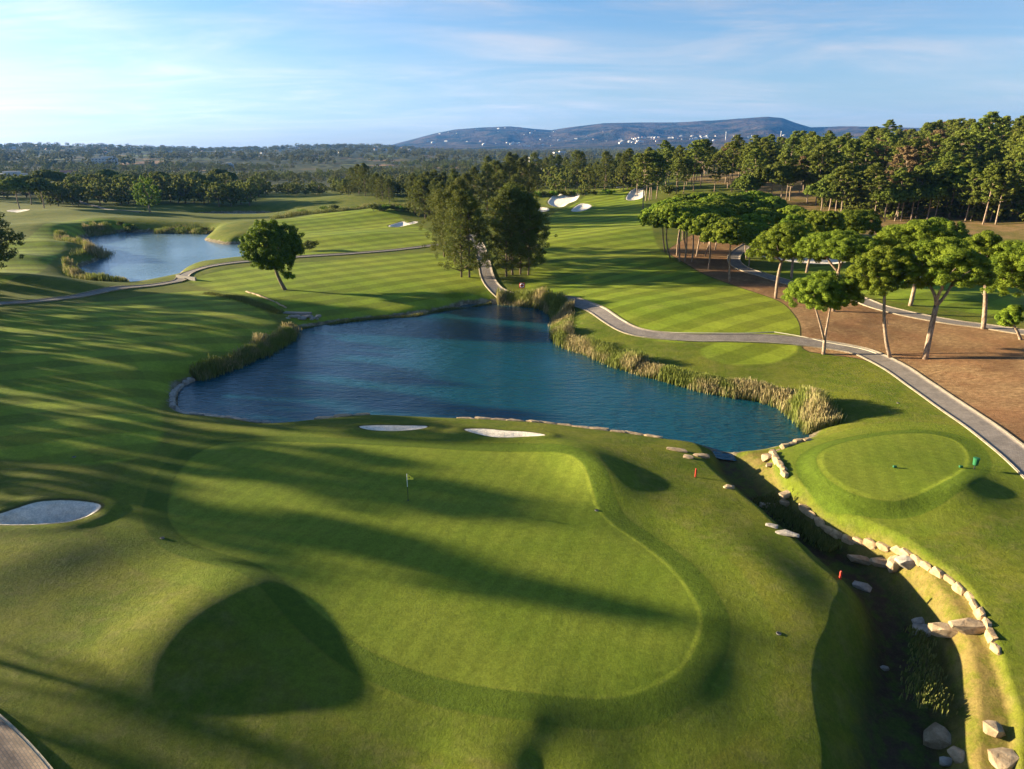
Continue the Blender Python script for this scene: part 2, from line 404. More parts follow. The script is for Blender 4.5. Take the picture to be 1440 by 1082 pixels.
# ------------------------------------------------------------------ materials
class NT:
    def __init__(s, name):
        s.m = bpy.data.materials.new(name); s.m.use_nodes = True
        s.t = s.m.node_tree; s.N = s.t.nodes; s.L = s.t.links
        s.bsdf = s.N['Principled BSDF']; s.out = s.N['Material Output']
    def n(s, typ, **kw):
        o = s.N.new(typ)
        for k, v in kw.items():
            if k.startswith('_'): setattr(o, k[1:], v)
            else:
                o.inputs[k.replace('__', ' ')].default_value = v
        return o
    def l(s, a, b): s.L.new(a, b)
    def attr(s, name, typ='GEOMETRY'):
        o = s.N.new('ShaderNodeAttribute'); o.attribute_name = name; o.attribute_type = typ; return o.outputs['Fac']
    def math(s, op, a, b=None, c=None, clamp=False):
        o = s.N.new('ShaderNodeMath'); o.operation = op; o.use_clamp = clamp
        for i, x in enumerate((a, b, c)):
            if x is None: continue
            if isinstance(x, (int, float)): o.inputs[i].default_value = x
            else: s.l(x, o.inputs[i])
        return o.outputs[0]
    def ramp(s, x, a, b, lo=0., hi=1.):
        o = s.N.new('ShaderNodeMapRange'); o.interpolation_type = 'SMOOTHSTEP'
        s.l(x, o.inputs[0]); o.inputs[1].default_value = a; o.inputs[2].default_value = b
        o.inputs[3].default_value = lo; o.inputs[4].default_value = hi
        return o.outputs[0]
    def mix(s, f, a, b, mode='MIX'):
        o = s.N.new('ShaderNodeMix'); o.data_type = 'RGBA'; o.blend_type = mode
        for i, x in ((0, f), (6, a), (7, b)):
            if isinstance(x, (int, float)): o.inputs[i].default_value = x
            elif isinstance(x, tuple): o.inputs[i].default_value = (*x, 1)
            else: s.l(x, o.inputs[i])
        return o.outputs[2]
    def pos(s):
        return s.N.new('ShaderNodeNewGeometry').outputs['Position']
    def noise(s, vec, scale, detail=4, rough=.55, out='Fac'):
        o = s.N.new('ShaderNodeTexNoise'); o.inputs['Scale'].default_value = scale
        o.inputs['Detail'].default_value = detail; o.inputs['Roughness'].default_value = rough
        s.l(vec, o.inputs['Vector']); return o.outputs[out]
    def mapping(s, vec, scale=(1, 1, 1), rot=(0, 0, 0)):
        o = s.N.new('ShaderNodeMapping'); o.inputs['Scale'].default_value = scale; o.inputs['Rotation'].default_value = rot
        s.l(vec, o.inputs['Vector']); return o.outputs[0]
    def bump(s, h, strength=.3, dist=.1, normal=None):
        o = s.N.new('ShaderNodeBump'); o.inputs['Strength'].default_value = strength; o.inputs['Distance'].default_value = dist
        s.l(h, o.inputs['Height'])
        if normal: s.l(normal, o.inputs['Normal'])
        return o.outputs[0]

def simple(name, color, rough=.7, var=.15, scale=3., bump=.0, metallic=0., spec=.3):
    t = NT(name)
    tc = t.N.new('ShaderNodeTexCoord').outputs['Object']
    f = t.noise(tc, scale, 4)
    k = t.ramp(f, .3, .7, 1 - var, 1 + var)
    c = t.mix(1.0, color, t.mix(0., (1, 1, 1), (1, 1, 1)), 'MULTIPLY')
    o = t.N.new('ShaderNodeVectorMath'); o.operation = 'SCALE'; o.inputs[0].default_value = color; t.l(k, o.inputs['Scale'])
    t.l(o.outputs[0], t.bsdf.inputs['Base Color'])
    t.bsdf.inputs['Roughness'].default_value = rough; t.bsdf.inputs['Metallic'].default_value = metallic
    t.bsdf.inputs['Specular IOR Level'].default_value = spec
    if bump: t.l(t.bump(f, bump, .1), t.bsdf.inputs['Normal'])
    return t.m

def foliage(name, dark, light, trans=.25, hue=.0):
    t = NT(name)
    geo = t.N.new('ShaderNodeNewGeometry')
    info = t.N.new('ShaderNodeObjectInfo')
    n = t.noise(geo.outputs['Position'], .55, 3)
    c = t.attr('rnd')
    f = t.math('ADD', t.math('MULTIPLY', c, .55), t.math('MULTIPLY', t.ramp(n, .3, .7), .45))
    base = t.mix(f, dark, light)
    hs = t.N.new('ShaderNodeHueSaturation')
    t.l(base, hs.inputs['Color'])
    t.l(t.math('MULTIPLY_ADD', info.outputs['Random'], .022, .489 + hue), hs.inputs['Hue'])
    t.l(t.math('MULTIPLY_ADD', info.outputs['Random'], .35, .82), hs.inputs['Value'])
    t.l(hs.outputs[0], t.bsdf.inputs['Base Color'])
    t.bsdf.inputs['Roughness'].default_value = .75; t.bsdf.inputs['Specular IOR Level'].default_value = .12
    tr = t.N.new('ShaderNodeBsdfTranslucent'); t.l(hs.outputs[0], tr.inputs['Color'])
    mx = t.N.new('ShaderNodeMixShader'); mx.inputs[0].default_value = trans
    t.l(t.bsdf.outputs[0], mx.inputs[1]); t.l(tr.outputs[0], mx.inputs[2]); t.l(mx.outputs[0], t.out.inputs['Surface'])
    return t.m

def ground_material():
    t = NT('turf_and_soil')
    P = t.pos()
    big = t.noise(P, .035, 5, .6); mid = t.noise(P, .22, 5, .6); fine = t.noise(P, 2.2, 6, .7)
    clump = t.noise(P, .9, 5, .7)
    # rough grass
    rough = t.mix(t.ramp(mid, .35, .68), (.078, .108, .009), (.132, .142, .015))
    rough = t.mix(t.ramp(clump, .42, .72, 0, .55), rough, (.15, .14, .040))
    fair = t.mix(t.ramp(big, .35, .65), (.140, .195, .014), (.198, .230, .020))
    fair = t.mix(t.ramp(mid, .45, .8, 0, .35), fair, (.20, .19, .045))
    # mowing stripes
    wav = t.N.new('ShaderNodeTexWave'); wav.inputs['Scale'].default_value = .05; wav.inputs['Distortion'].default_value = .6; wav.inputs['Detail Scale'].default_value = .3
    wav.wave_profile = 'SIN'; t.l(t.mapping(P, rot=(0, 0, R(58))), wav.inputs['Vector'])
    st = t.ramp(wav.outputs['Fac'], .35, .65, .80, 1.13)
    wv2 = t.N.new('ShaderNodeTexWave'); wv2.inputs['Scale'].default_value = .055; wv2.inputs['Distortion'].default_value = .4
    t.l(t.mapping(P, rot=(0, 0, R(-38))), wv2.inputs['Vector'])
    st2 = t.ramp(wv2.outputs['Fac'], .4, .6, .93, 1.06)
    sv = t.N.new('ShaderNodeVectorMath'); sv.operation = 'SCALE'; t.l(fair, sv.inputs[0]); t.l(t.math('MULTIPLY', st, st2), sv.inputs['Scale'])
    fair = sv.outputs[0]
    green = t.mix(t.ramp(mid, .3, .7), (.128, .172, .015), (.158, .188, .020))
    wv3 = t.N.new('ShaderNodeTexWave'); wv3.inputs['Scale'].default_value = .22; wv3.inputs['Distortion'].default_value = .25
    t.l(t.mapping(P, rot=(0, 0, R(20))), wv3.inputs['Vector'])
    gs = t.N.new('ShaderNodeVectorMath'); gs.operation = 'SCALE'; t.l(green, gs.inputs[0]); t.l(t.ramp(wv3.outputs['Fac'], .3, .7, .95, 1.04), gs.inputs['Scale'])
    green = gs.outputs[0]
    wob = t.math('MULTIPLY', t.math('SUBTRACT', mid, .5), .9)
    col = t.mix(t.ramp(t.math('ADD', t.attr('fair'), wob), -.5, .5), rough, fair)
    gd = t.attr('green')
    # collar: darker longer ring just outside
    collar = t.math('MULTIPLY', t.ramp(gd, -1.7, -1.5), t.ramp(gd, -.1, .1, 1, 0))
    ring2 = t.math('MULTIPLY', t.ramp(gd, -4.2, -3.8), t.ramp(gd, -1.8, -1.5, 1, 0))
    col = t.mix(t.math('MULTIPLY', ring2, .5), col, (.115, .155, .013))
    col = t.mix(t.math('MULTIPLY', collar, .9), col, (.070, .108, .009))
    col = t.mix(t.ramp(gd, -.15, .15), col, green)
    # dry terrace / bank grass
    dry = t.mix(t.ramp(clump, .35, .6), (.13, .125, .020), (.21, .145, .050))
    col = t.mix(t.ramp(t.attr('terrace'), 0, .5, 0, .75), col, dry)
    soil = t.mix(t.ramp(clump, .4, .62), (.070, .048, .028), (.07, .09, .018))
    col = t.mix(t.ramp(t.math('ADD', t.attr('ditch'), t.math('MULTIPLY', t.math('SUBTRACT', clump, .5), 3.)), -.6, .8), col, soil)
    # pine-straw bed
    st_n = t.noise(t.mapping(P, (1, 2.6, 1), (0, 0, R(25))), 1.3, 7, .75)
    mul = t.mix(t.ramp(st_n, .36, .66), (.18, .105, .048), (.38, .245, .115))
    mul = t.mix(t.ramp(t.noise(P, .12, 5, .7), .42, .62, 0, .75), mul, (.14, .075, .035))
    mul = t.mix(t.ramp(mid, .35, .7, 0, .55), mul, (.25, .12, .055))
    md = t.attr('mulch')
    col = t.mix(t.math('MULTIPLY', t.ramp(md, -.16, -.06), t.ramp(md, .0, .2, 1, 0)), col, (.05, .035, .02))
    col = t.mix(t.ramp(md, .0, .2), col, mul)
    # forest floor
    ff = t.mix(t.ramp(mid, .35, .62), (.25, .155, .070), (.14, .115, .035))
    ff = t.mix(t.ramp(clump, .5, .7, 0, .7), ff, (.26, .17, .08))
    col = t.mix(t.ramp(t.math('ADD', t.attr('forest'), t.math('MULTIPLY', t.math('SUBTRACT', mid, .5), 14.)), -3, 3), col, ff)
    # far scrubland
    rr = t.N.new('ShaderNodeVectorMath'); rr.operation = 'LENGTH'; t.l(P, rr.inputs[0]); rad = rr.outputs['Value']
    f1 = t.noise(P, .006, 5, .6); f2 = t.noise(P, .035, 6, .75)
    vor = t.N.new('ShaderNodeTexVoronoi'); vor.inputs['Scale'].default_value = .045; t.l(P, vor.inputs['Vector'])
    scrub = t.mix(t.ramp(f2, .4, .6), (.030, .042, .014), (.085, .085, .035))
    scrub = t.mix(t.ramp(vor.outputs['Distance'], .25, .6, .8, 0), scrub, (.028, .040, .012))
    field = t.mix(t.ramp(f1, .58, .66), scrub, (.24, .15, .08))
    field = t.mix(t.ramp(t.noise(P, .004, 3), .6, .66), field, (.12, .15, .035))
    field = t.mix(t.ramp(rad, 2500, 4200), field, scrub)
    mount = t.mix(t.ramp(t.noise(P, .0035, 8, .68), .38, .62), (.010, .018, .010), (.095, .065, .038))
    field = t.mix(t.ramp(rad, 3800, 5200), field, mount)
    col = t.mix(t.ramp(t.math('ADD', rad, t.math('MULTIPLY', f2, 90.)), 470, 540), col, field)
    # sand
    sn = t.noise(P, .8, 5, .6)
    sand = t.mix(t.ramp(sn, .3, .7), (.68, .60, .47), (.80, .72, .60))
    sd = t.attr('sand')
    col = t.mix(t.math('MULTIPLY', t.ramp(sd, -.25, -.1), t.ramp(sd, .0, .1, 1, 0)), col, (.07, .07, .02))
    col = t.mix(t.ramp(sd, 0, .1), col, sand)
    # wet bank at the waterline
    lk = t.attr('lake')
    col = t.mix(t.ramp(t.math('ADD', lk, t.math('MULTIPLY', t.math('SUBTRACT', clump, .5), 2.)), -.9, -.4), col, t.mix(t.ramp(clump, .4, .6), (.10, .08, .05), (.24, .20, .13)))
    fv = t.N.new('ShaderNodeVectorMath'); fv.operation = 'SCALE'; t.l(col, fv.inputs[0]); t.l(t.math('MULTIPLY', t.ramp(fine, .3, .7, .84, 1.15), t.ramp(t.noise(P, 9., 3, .7), .3, .7, .86, 1.14)), fv.inputs['Scale'])
    t.l(fv.outputs[0], t.bsdf.inputs['Base Color'])
    t.bsdf.inputs['Roughness'].default_value = .9; t.bsdf.inputs['Specular IOR Level'].default_value = .08
    near = t.ramp(rad, 60, 220, 1, 0)
    notgreen = t.ramp(gd, -.3, .3, 1, .25)
    notfair = t.ramp(t.attr('fair'), -.5, .5, 1, .45)
    h = t.math('ADD', t.math('MULTIPLY', t.noise(P, 4.5, 6, .8), .13), t.math('MULTIPLY', clump, .10))
    h = t.math('MULTIPLY', t.math('MULTIPLY', h, notgreen), t.math('MULTIPLY', notfair, near))
    h = t.math('ADD', h, t.math('MULTIPLY', t.math('MULTIPLY', t.noise(P, 2.4, 5, .75), .22), t.ramp(sd, .1, .4)))
    b1 = t.bump(h, .8, 1.0)
    # far canopy relief
    h2 = t.math('MULTIPLY', t.math('SUBTRACT', 1.0, vor.outputs['Distance']), t.ramp(rad, 520, 700, 0, 6.))
    b2 = t.bump(h2, .7, 1.0, b1)
    h3 = t.math('MULTIPLY', t.noise(P, .006, 8, .65), t.ramp(rad, 3000, 5000, 0, 60.))
    b3 = t.bump(h3, .7, 1.0, b2)
    t.l(b3, t.bsdf.inputs['Normal'])
    return t.m

def water_material(name='lake_water', base=(.004, .058, .080), amp=.23, rough=.1):
    t = NT(name)
    P = t.pos()
    t.bsdf.inputs['Base Color'].default_value = (*base, 1)
    t.bsdf.inputs['Roughness'].default_value = rough; t.bsdf.inputs['IOR'].default_value = 1.33
    n1 = t.noise(t.mapping(P, (.55, 1.25, 1), (0, 0, R(14))), 1.0, 4, .6)
    n2 = t.noise(t.mapping(P, (.8, 1.6, 1), (0, 0, R(-20))), 2.8, 3, .6)
    n3 = t.noise(P, .05, 3)
    h = t.math('ADD', t.math('MULTIPLY', n1, .8), t.math('MULTIPLY', n2, .2))
    h = t.math('MULTIPLY', h, t.ramp(n3, .35, .62, .6, 1.15))
    t.l(t.bump(h, 1.0, amp), t.bsdf.inputs['Normal'])
    return t.m

def path_material(name='path_paving', a=(.19, .155, .125), b=(.27, .225, .18)):
    t = NT(name); P = t.pos()
    br = t.N.new('ShaderNodeTexBrick'); br.inputs['Scale'].default_value = 2.2
    br.inputs['Color1'].default_value = (*a, 1); br.inputs['Color2'].default_value = (*b, 1); br.inputs['Mortar'].default_value = (.11, .095, .08, 1)
    br.inputs['Mortar Size'].default_value = .03
    t.l(t.mapping(P, rot=(0, 0, R(37))), br.inputs['Vector'])
    n = t.noise(P, .7, 5, .65)
    sv = t.N.new('ShaderNodeVectorMath'); sv.operation = 'SCALE'; t.l(br.outputs['Color'], sv.inputs[0]); t.l(t.ramp(n, .3, .7, .8, 1.15), sv.inputs['Scale'])
    t.l(sv.outputs[0], t.bsdf.inputs['Base Color']); t.bsdf.inputs['Roughness'].default_value = .85
    t.l(t.bump(br.outputs['Fac'], .3, -.02), t.bsdf.inputs['Normal'])
    return t.m

def bark_material(name, a, b):
    t = NT(name)
    tc = t.N.new('ShaderNodeTexCoord').outputs['Object']
    n = t.noise(t.mapping(tc, (3, 3, .8)), 2.0, 6, .7)
    t.l(t.mix(t.ramp(n, .35, .65), a, b), t.bsdf.inputs['Base Color'])
    t.bsdf.inputs['Roughness'].default_value = .9; t.bsdf.inputs['Specular IOR Level'].default_value = .1
    t.l(t.bump(n, .7, .06), t.bsdf.inputs['Normal'])
    return t.m

def reed_material():
    t = NT('reed_blades')
    g = t.attr('tip'); r = t.attr('rnd')
    n = t.noise(t.pos(), .16, 3)
    low = t.mix(r, (.10, .13, .025), (.20, .19, .06))
    hi = t.mix(r, (.25, .22, .09), (.42, .33, .17))
    hi = t.mix(t.ramp(n, .42, .56), hi, (.19, .22, .045))
    c = t.mix(t.ramp(t.math('ADD', g, t.math('MULTIPLY', t.math('SUBTRACT', r, .5), .5)), .3, .95), low, hi)
    t.l(c, t.bsdf.inputs['Base Color']); t.bsdf.inputs['Roughness'].default_value = .8; t.bsdf.inputs['Specular IOR Level'].default_value = .1
    tr = t.N.new('ShaderNodeBsdfTranslucent'); t.l(c, tr.inputs['Color'])
    mx = t.N.new('ShaderNodeMixShader'); mx.inputs[0].default_value = .25
    t.l(t.bsdf.outputs[0], mx.inputs[1]); t.l(tr.outputs[0], mx.inputs[2]); t.l(mx.outputs[0], t.out.inputs['Surface'])
    return t.m

def stone_material(name, a, b, sc_=1.2):
    t = NT(name)
    P = t.pos()
    n = t.noise(P, sc_, 7, .7); n2 = t.noise(P, sc_ * 5, 4, .7)
    c = t.mix(t.ramp(n, .35, .65), a, b)
    c = t.mix(t.ramp(n2, .55, .75, 0, .5), c, tuple(x * .5 for x in a))
    t.l(c, t.bsdf.inputs['Base Color']); t.bsdf.inputs['Roughness'].default_value = .9
    t.l(t.bump(n, .8, .15), t.bsdf.inputs['Normal'])
    return t.m

M = dict(
 ground=ground_material(), water=water_material(), pondw=water_material('pond_water', (.10, .17, .21), .09, .16), path=path_material(), kerb=stone_material('kerb_stone', (.30, .25, .18), (.42, .36, .26)),  # pond base colour lightened beyond the lake's to stand in for reflected bright sky
 fore_path=path_material('cobble_paving', (.19, .125, .08), (.28, .19, .125)),
 pine=foliage('umbrella_pine_needles', (.050, .095, .008), (.25, .31, .026), .28),
 pine_far=foliage('pine_needles', (.062, .090, .012), (.19, .215, .032), .3),
 casu=foliage('casuarina_foliage', (.050, .068, .012), (.145, .160, .030), .3),
 oak=foliage('broad_leaves', (.050, .105, .008), (.17, .26, .018), .28),
 bright=foliage('bright_leaves', (.10, .16, .015), (.21, .27, .03), .3),
 wood=foliage('woodland_leaves', (.058, .082, .014), (.25, .26, .050), .35),
 scrub=foliage('scrub_leaves', (.070, .085, .024), (.28, .26, .08), .35),
 dryf=foliage('dry_needles', (.10, .07, .03), (.19, .12, .06), .2),
 bark=bark_material('pine_bark', (.15, .10, .07), (.38, .29, .21)),
 bark_d=bark_material('dark_bark', (.10, .075, .05), (.22, .17, .12)),
 reed=reed_material(),
 stone=stone_material('wall_stone', (.30, .20, .10), (.46, .33, .18), 2.2),
 rock=stone_material('boulder_rock', (.24, .165, .09), (.42, .31, .19), 1.6),
 rock_g=stone_material('grey_rock', (.20, .175, .145), (.36, .32, .26), 1.6),
 white=simple('white_render', (.50, .48, .45), .7, .06, .5), terracotta=simple('terracotta_tiles', (.36, .15, .09), .8, .2, .6),
 glass=simple('dark_window_glass', (.03, .04, .05), .2, .1, 1.),
 red=simple('red_paint', (.55, .05, .03), .5, .1), yellow=simple('yellow_cloth', (.95, .80, .08), .7, .08, 6.),
 black=simple('black_paint', (.02, .02, .02), .5, .1), greenp=simple('green_paint', (.02, .13, .05), .5, .1),
 grey=simple('grey_concrete', (.20, .185, .165), .8, .12, 1.), whitep=simple('white_paint', (.8, .8, .78), .4, .04),
 cable=simple('cream_rope', (.55, .5, .36), .8, .1),
)

# ------------------------------------------------------------------ ground mesh
def build_ground():
    th = np.concatenate([np.arange(-48.5, 48.51, .15), np.arange(50, 311, 2.0)])
    th = np.radians(th)
    r1 = [0.05, 3, 6, 9, 12, 15, 18]
    r = 18.
    while r < 150: r *= 1.0050; r1.append(r)
    while r < 600: r *= 1.0085; r1.append(r)
    while r < 13500: r *= 1.016; r1.append(r)
    rs = np.array(r1)
    TH, RS = np.meshgrid(th, rs)
    X = RS * np.sin(TH); Y = RS * np.cos(TH)
    nr, nc = X.shape
    Z, F, Z2 = height(X.ravel(), Y.ravel(), True)
    V = np.stack([X.ravel(), Y.ravel(), Z], 1)
    idx = np.arange(nr * nc).reshape(nr, nc); nx = np.roll(idx, -1, 1)
    Q = np.stack([idx[:-1], nx[:-1], nx[1:], idx[1:]], -1).reshape(-1, 4)[:, ::-1]
    # smooth normals of the whole sheet, shared by every zone
    a = V[Q[:, 2]] - V[Q[:, 0]]; b = V[Q[:, 3]] - V[Q[:, 1]]
    fn = np.cross(a, b)
    Nn = np.zeros_like(V)
    for k in range(4):
        for c in range(3): Nn[:, c] += np.bincount(Q[:, k], fn[:, c], len(V))
    Nn /= np.linalg.norm(Nn, axis=1)[:, None] + 1e-12
    if Nn[:, 2].mean() < 0:
        Q = Q[:, ::-1]; Nn = -Nn
    def fm(arr): return arr[Q].mean(1)
    cx, cy = V[Q].mean(1)[:, 0], V[Q].mean(1)[:, 1]
    zone = np.zeros(len(Q), int)
    rad = np.hypot(cx, cy)
    zone[fm(F['forest']) > 0] = 6
    zone[rad > 505] = 5
    zone[fm(F['fair']) > 0] = 1
    zone[fm(F['mulch']) > 0] = 4
    zone[fm(Z2['green']) > 0] = 2
    zone[fm(Z2['tee']) > 0] = 3
    zone[fm(F['ditch']) > .4] = 7
    sands = list(SANDS)
    for i, k in enumerate(sands):
        d = fm(sdf(V[:, 0], V[:, 1], SANDS[k][0], 5)); zone[d > 0] = 20 + i
    names = {0: 'ground', 1: 'fairway', 2: 'putting_green', 3: 'tee_ground', 4: 'pine_straw_ground', 5: 'hills', 6: 'forest_ground', 7: 'stream_bed'}
    for z in np.unique(zone):
        q = Q[zone == z]
        u, inv = np.unique(q, return_inverse=True)
        nm = names.get(int(z), 'sand_bunker')
        me = raw_mesh(nm, V[u], inv.reshape(q.shape), [M['ground']], True)
        for k in F: add_attr(me, k, F[k][u])
        me.normals_split_custom_set_from_vertices(Nn[u])
        o = link(nm, me)
        if z >= 20: tag(o, SANDS[sands[z - 20]][1], 'sand bunker', 'sand bunkers of the course')
        else: tag(o, kind='structure')
build_ground()

def water_sheet(P, name, off=2.0):
    c = P; n = len(c)
    area = sum(c[i][0] * c[(i + 1) % n][1] - c[(i + 1) % n][0] * c[i][1] for i in range(n))
    s = 1 if area > 0 else -1
    V = []
    for i in range(n):
        t = c[(i + 1) % n] - c[i - 1]; t /= np.linalg.norm(t)
        V.append((c[i][0] + s * t[1] * off, c[i][1] - s * t[0] * off, 0.))
    if s < 0: V = V[::-1]
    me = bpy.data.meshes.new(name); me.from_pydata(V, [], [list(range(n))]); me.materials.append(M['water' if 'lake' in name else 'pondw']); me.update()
    return tag(link(name, me), kind='structure')
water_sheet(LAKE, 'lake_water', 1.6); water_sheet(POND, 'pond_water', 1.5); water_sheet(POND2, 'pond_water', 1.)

# ------------------------------------------------------------------ paths
def resample(P, step):
    d = np.r_[0, np.cumsum(np.hypot(*np.diff(P, axis=0).T))]
    n = max(2, int(d[-1] / step)); s = np.linspace(0, d[-1], n)
    return np.stack([np.interp(s, d, P[:, 0]), np.interp(s, d, P[:, 1])], 1)

def ribbon(P, offs, lift, name, mat, thick=None):
    t = np.gradient(P, axis=0); t /= np.linalg.norm(t, axis=1)[:, None]
    nrm = np.stack([t[:, 1], -t[:, 0]], 1)
    cols = []
    for o in offs:
        q = P + nrm * o; z = height(q[:, 0], q[:, 1])
        dd = np.hypot(q[:, 0], q[:, 1])
        cols.append(np.column_stack([q, z + lift * (1 + np.clip((dd - 80) / 120, 0, 2))]))
    V = np.stack(cols, 1); n, k = V.shape[:2]
    ii = np.arange(n * k).reshape(n, k)
    Q = np.stack([ii[:-1, :-1], ii[:-1, 1:], ii[1:, 1:], ii[1:, :-1]], -1).reshape(-1, 4)[:, ::-1]
    Vv = V.reshape(-1, 3)
    if thick:   # closed strip
        B = Vv.copy(); B[:, 2] -= thick; m = len(Vv); Vv = np.vstack([Vv, B])
        s1 = np.stack([ii[:-1, 0], ii[1:, 0], ii[1:, 0] + m, ii[:-1, 0] + m], -1)
        s2 = np.stack([ii[:-1, -1], ii[:-1, -1] + m, ii[1:, -1] + m, ii[1:, -1]], -1)
        Q = np.vstack([Q, s1, s2])
    me = raw_mesh(name, Vv, Q, [mat], False)
    return link(name, me)

def path(key, name):
    P, hw = PATHS[key]
    P = resample(P, .6 if key != 'farleft' else 2.)
    mat = M['fore_path'] if key == 'fore' else M['path']
    o = ribbon(P, np.linspace(-hw, hw, 7), .06, name, mat, .4); tag(o, kind='structure')
    for s in (-1, 1):
        if key == 'farleft': break
        k = ribbon(P, [s * (hw + .005), s * (hw + .13)] if s > 0 else [s * (hw + .13), s * (hw + .005)], .115, 'kerb', M['kerb'], .4)
        tag(k, kind='structure')
for k in PATHS: path(k, 'path')

# ------------------------------------------------------------------ foliage geometry
def cards(rng, C, Nrm, size, asp=.62):
    """kite shaped leaf clusters; returns verts (n*4,3)"""
    n = len(C)
    Nrm = Nrm / (np.linalg.norm(Nrm, axis=1)[:, None] + 1e-9)
    a = np.cross(Nrm, rng.normal(size=(n, 3))); a /= np.linalg.norm(a, axis=1)[:, None] + 1e-9
    b = np.cross(Nrm, a)
    s = (size * rng.uniform(.6, 1.35, n))[:, None] if np.isscalar(size) else size[:, None]
    V = np.stack([C - a * s * .5, C - b * s * asp * .5, C + a * s * .5, C + b * s * asp * .5], 1)
    return V.reshape(-1, 3)

def clumps_mesh(rng, cen, rad, per, leaf, name, mat, flat=.75, asp=.62, up=.35, jitter=.7):
    cen = np.asarray(cen, float); rad = np.asarray(rad, float)
    n = len(cen)
    reps = np.maximum(6, (per * (rad / rad.mean()) ** 2).astype(int))
    ci = np.repeat(np.arange(n), reps)
    d = rng.normal(size=(len(ci), 3)); d /= np.linalg.norm(d, axis=1)[:, None]
    rr = rad[ci] * rng.uniform(.55, 1.08, len(ci))
    C = cen[ci] + d * rr[:, None] * np.array([1, 1, flat])
    Nn = d + np.array([0, 0, up]) + rng.normal(size=d.shape) * jitter * .6
    V = cards(rng, C, Nn, leaf, asp)
    Q = np.arange(len(V)).reshape(-1, 4)
    me = raw_mesh(name, V, Q, [mat])
    cl = rng.uniform(0, 1, n)
    add_attr(me, 'rnd', np.clip(.45 * cl[ci] + .55 * rng.uniform(0, 1, len(ci)), 0, 1), 'FACE')
    return me

def limb(mb, p0, p1, r0, r1, rng, wob=.06, n=6, sides=7, sag=0.):
    p0 = np.array(p0, float); p1 = np.array(p1, float)
    L = np.linalg.norm(p1 - p0); pts = []
    off = rng.normal(size=3) * wob * L
    for i in range(n + 1):
        t = i / n
        pts.append(p0 + (p1 - p0) * t + off * math.sin(math.pi * t) + np.array([0, 0, -sag * L * math.sin(math.pi * t)]))
    mb.tube(pts, [r0 + (r1 - r0) * (i / n) for i in range(n + 1)], sides)
    return pts

def umbrella_pine(rng, H, Rx, ch, stems=1, lean=(0, 0), off=(0, 0), leaf=.17, per=220, dens=1.0, mat=None, asym=.0, fork=.35, tr=.24):
    """trunk mesh + crown mesh around origin. H total height, Rx crown radius, ch crown thickness"""
    mb = MB()
    zc = H - ch
    lobes = []
    nl = 7 if Rx > 3.5 else 5
    for i in range(nl):
        if i == 0: x = y = 0
        else:
            a = 2 * math.pi * (i + rng.uniform(-.3, .3)) / (nl - 1); q = rng.uniform(.42, .62) * Rx
            x, y = q * math.cos(a), q * math.sin(a)
        lr = Rx * (rng.uniform(.46, .58) if i else .66)
        lh = ch * (rng.uniform(.55, .90) if i else 1.0)
        zz = zc + (rng.uniform(-.22, .20) * ch if i else .0)
        lobes.append((x + off[0], y + off[1], zz, lr, lh))
    # trunk(s)
    bx, by = 0, 0
    hub = np.array([off[0] * .8 + lean[0], off[1] * .8 + lean[1], zc - .12 * ch])
    ends = []
    if stems == 1:
        pts = limb(mb, (0, 0, -.3), hub, tr, tr * .62, rng, .035, 9, 9)
        hubs = [hub]
    else:
        f = np.array([hub[0] * fork * .7, hub[1] * fork, H * fork])
        limb(mb, (0, 0, -.3), f, tr, tr * .86, rng, .02, 5, 9)
        hubs = []
        for k in range(stems):
            a = (k / stems) * 2 * math.pi + .3
            h = hub + np.array([math.cos(a) * Rx * .30, math.sin(a) * Rx * .2, rng.uniform(-.2, .3)])
            limb(mb, f - np.array([0, 0, .15]), h, tr * .66, tr * .42, rng, .06, 7, 8); hubs.append(h)
    for k in range(5):
        t = rng.uniform(.45, .9); a = rng.uniform(0, 6.28); p = hubs[k % len(hubs)] * t
        if stems == 1: limb(mb, p, p + np.array([math.cos(a), math.sin(a), .35]) * rng.uniform(.4, 1.3), .045, .012, rng, .1, 3, 4)
    cen = []; rad = []
    for li, (x, y, z, lr, lh) in enumerate(lobes):
        hb = min(hubs, key=lambda q: np.hypot(q[0] - x, q[1] - y))
        limb(mb, hb - np.array([0, 0, .3]), (x, y, z + lh * .35), tr * .42, tr * .12, rng, .08, 5, 6, .08)
        for k in range(2):
            a = rng.uniform(0, 6.28); limb(mb, hb * .3 + np.array([x, y, z]) * .7, (x + lr * .6 * math.cos(a), y + lr * .6 * math.sin(a), z + lh * .3), tr * .2, .03, rng, .08, 4, 5)
        n = int(52 * dens * (lr / 2.2) ** 1.6) + 14
        for k in range(n):
            q = math.sqrt(rng.uniform(0, 1)); a = rng.uniform(0, 6.28)
            top = lh * (1 - q ** 3.4) * .92
            zz = z + (top if rng.uniform() < .6 else rng.uniform(-.12, 1) * top)
            cr = rng.uniform(.28, .56) * (.75 + lr * .13)
            cen.append((x + q * lr * math.cos(a), y + q * lr * math.sin(a), zz - cr * .3)); rad.append(cr)
    cm = clumps_mesh(rng, cen, rad, per, leaf, 'crown', mat or M['pine'], .72, .55, .5, .6)
    return mb.mesh('trunk', M['bark'], True), cm

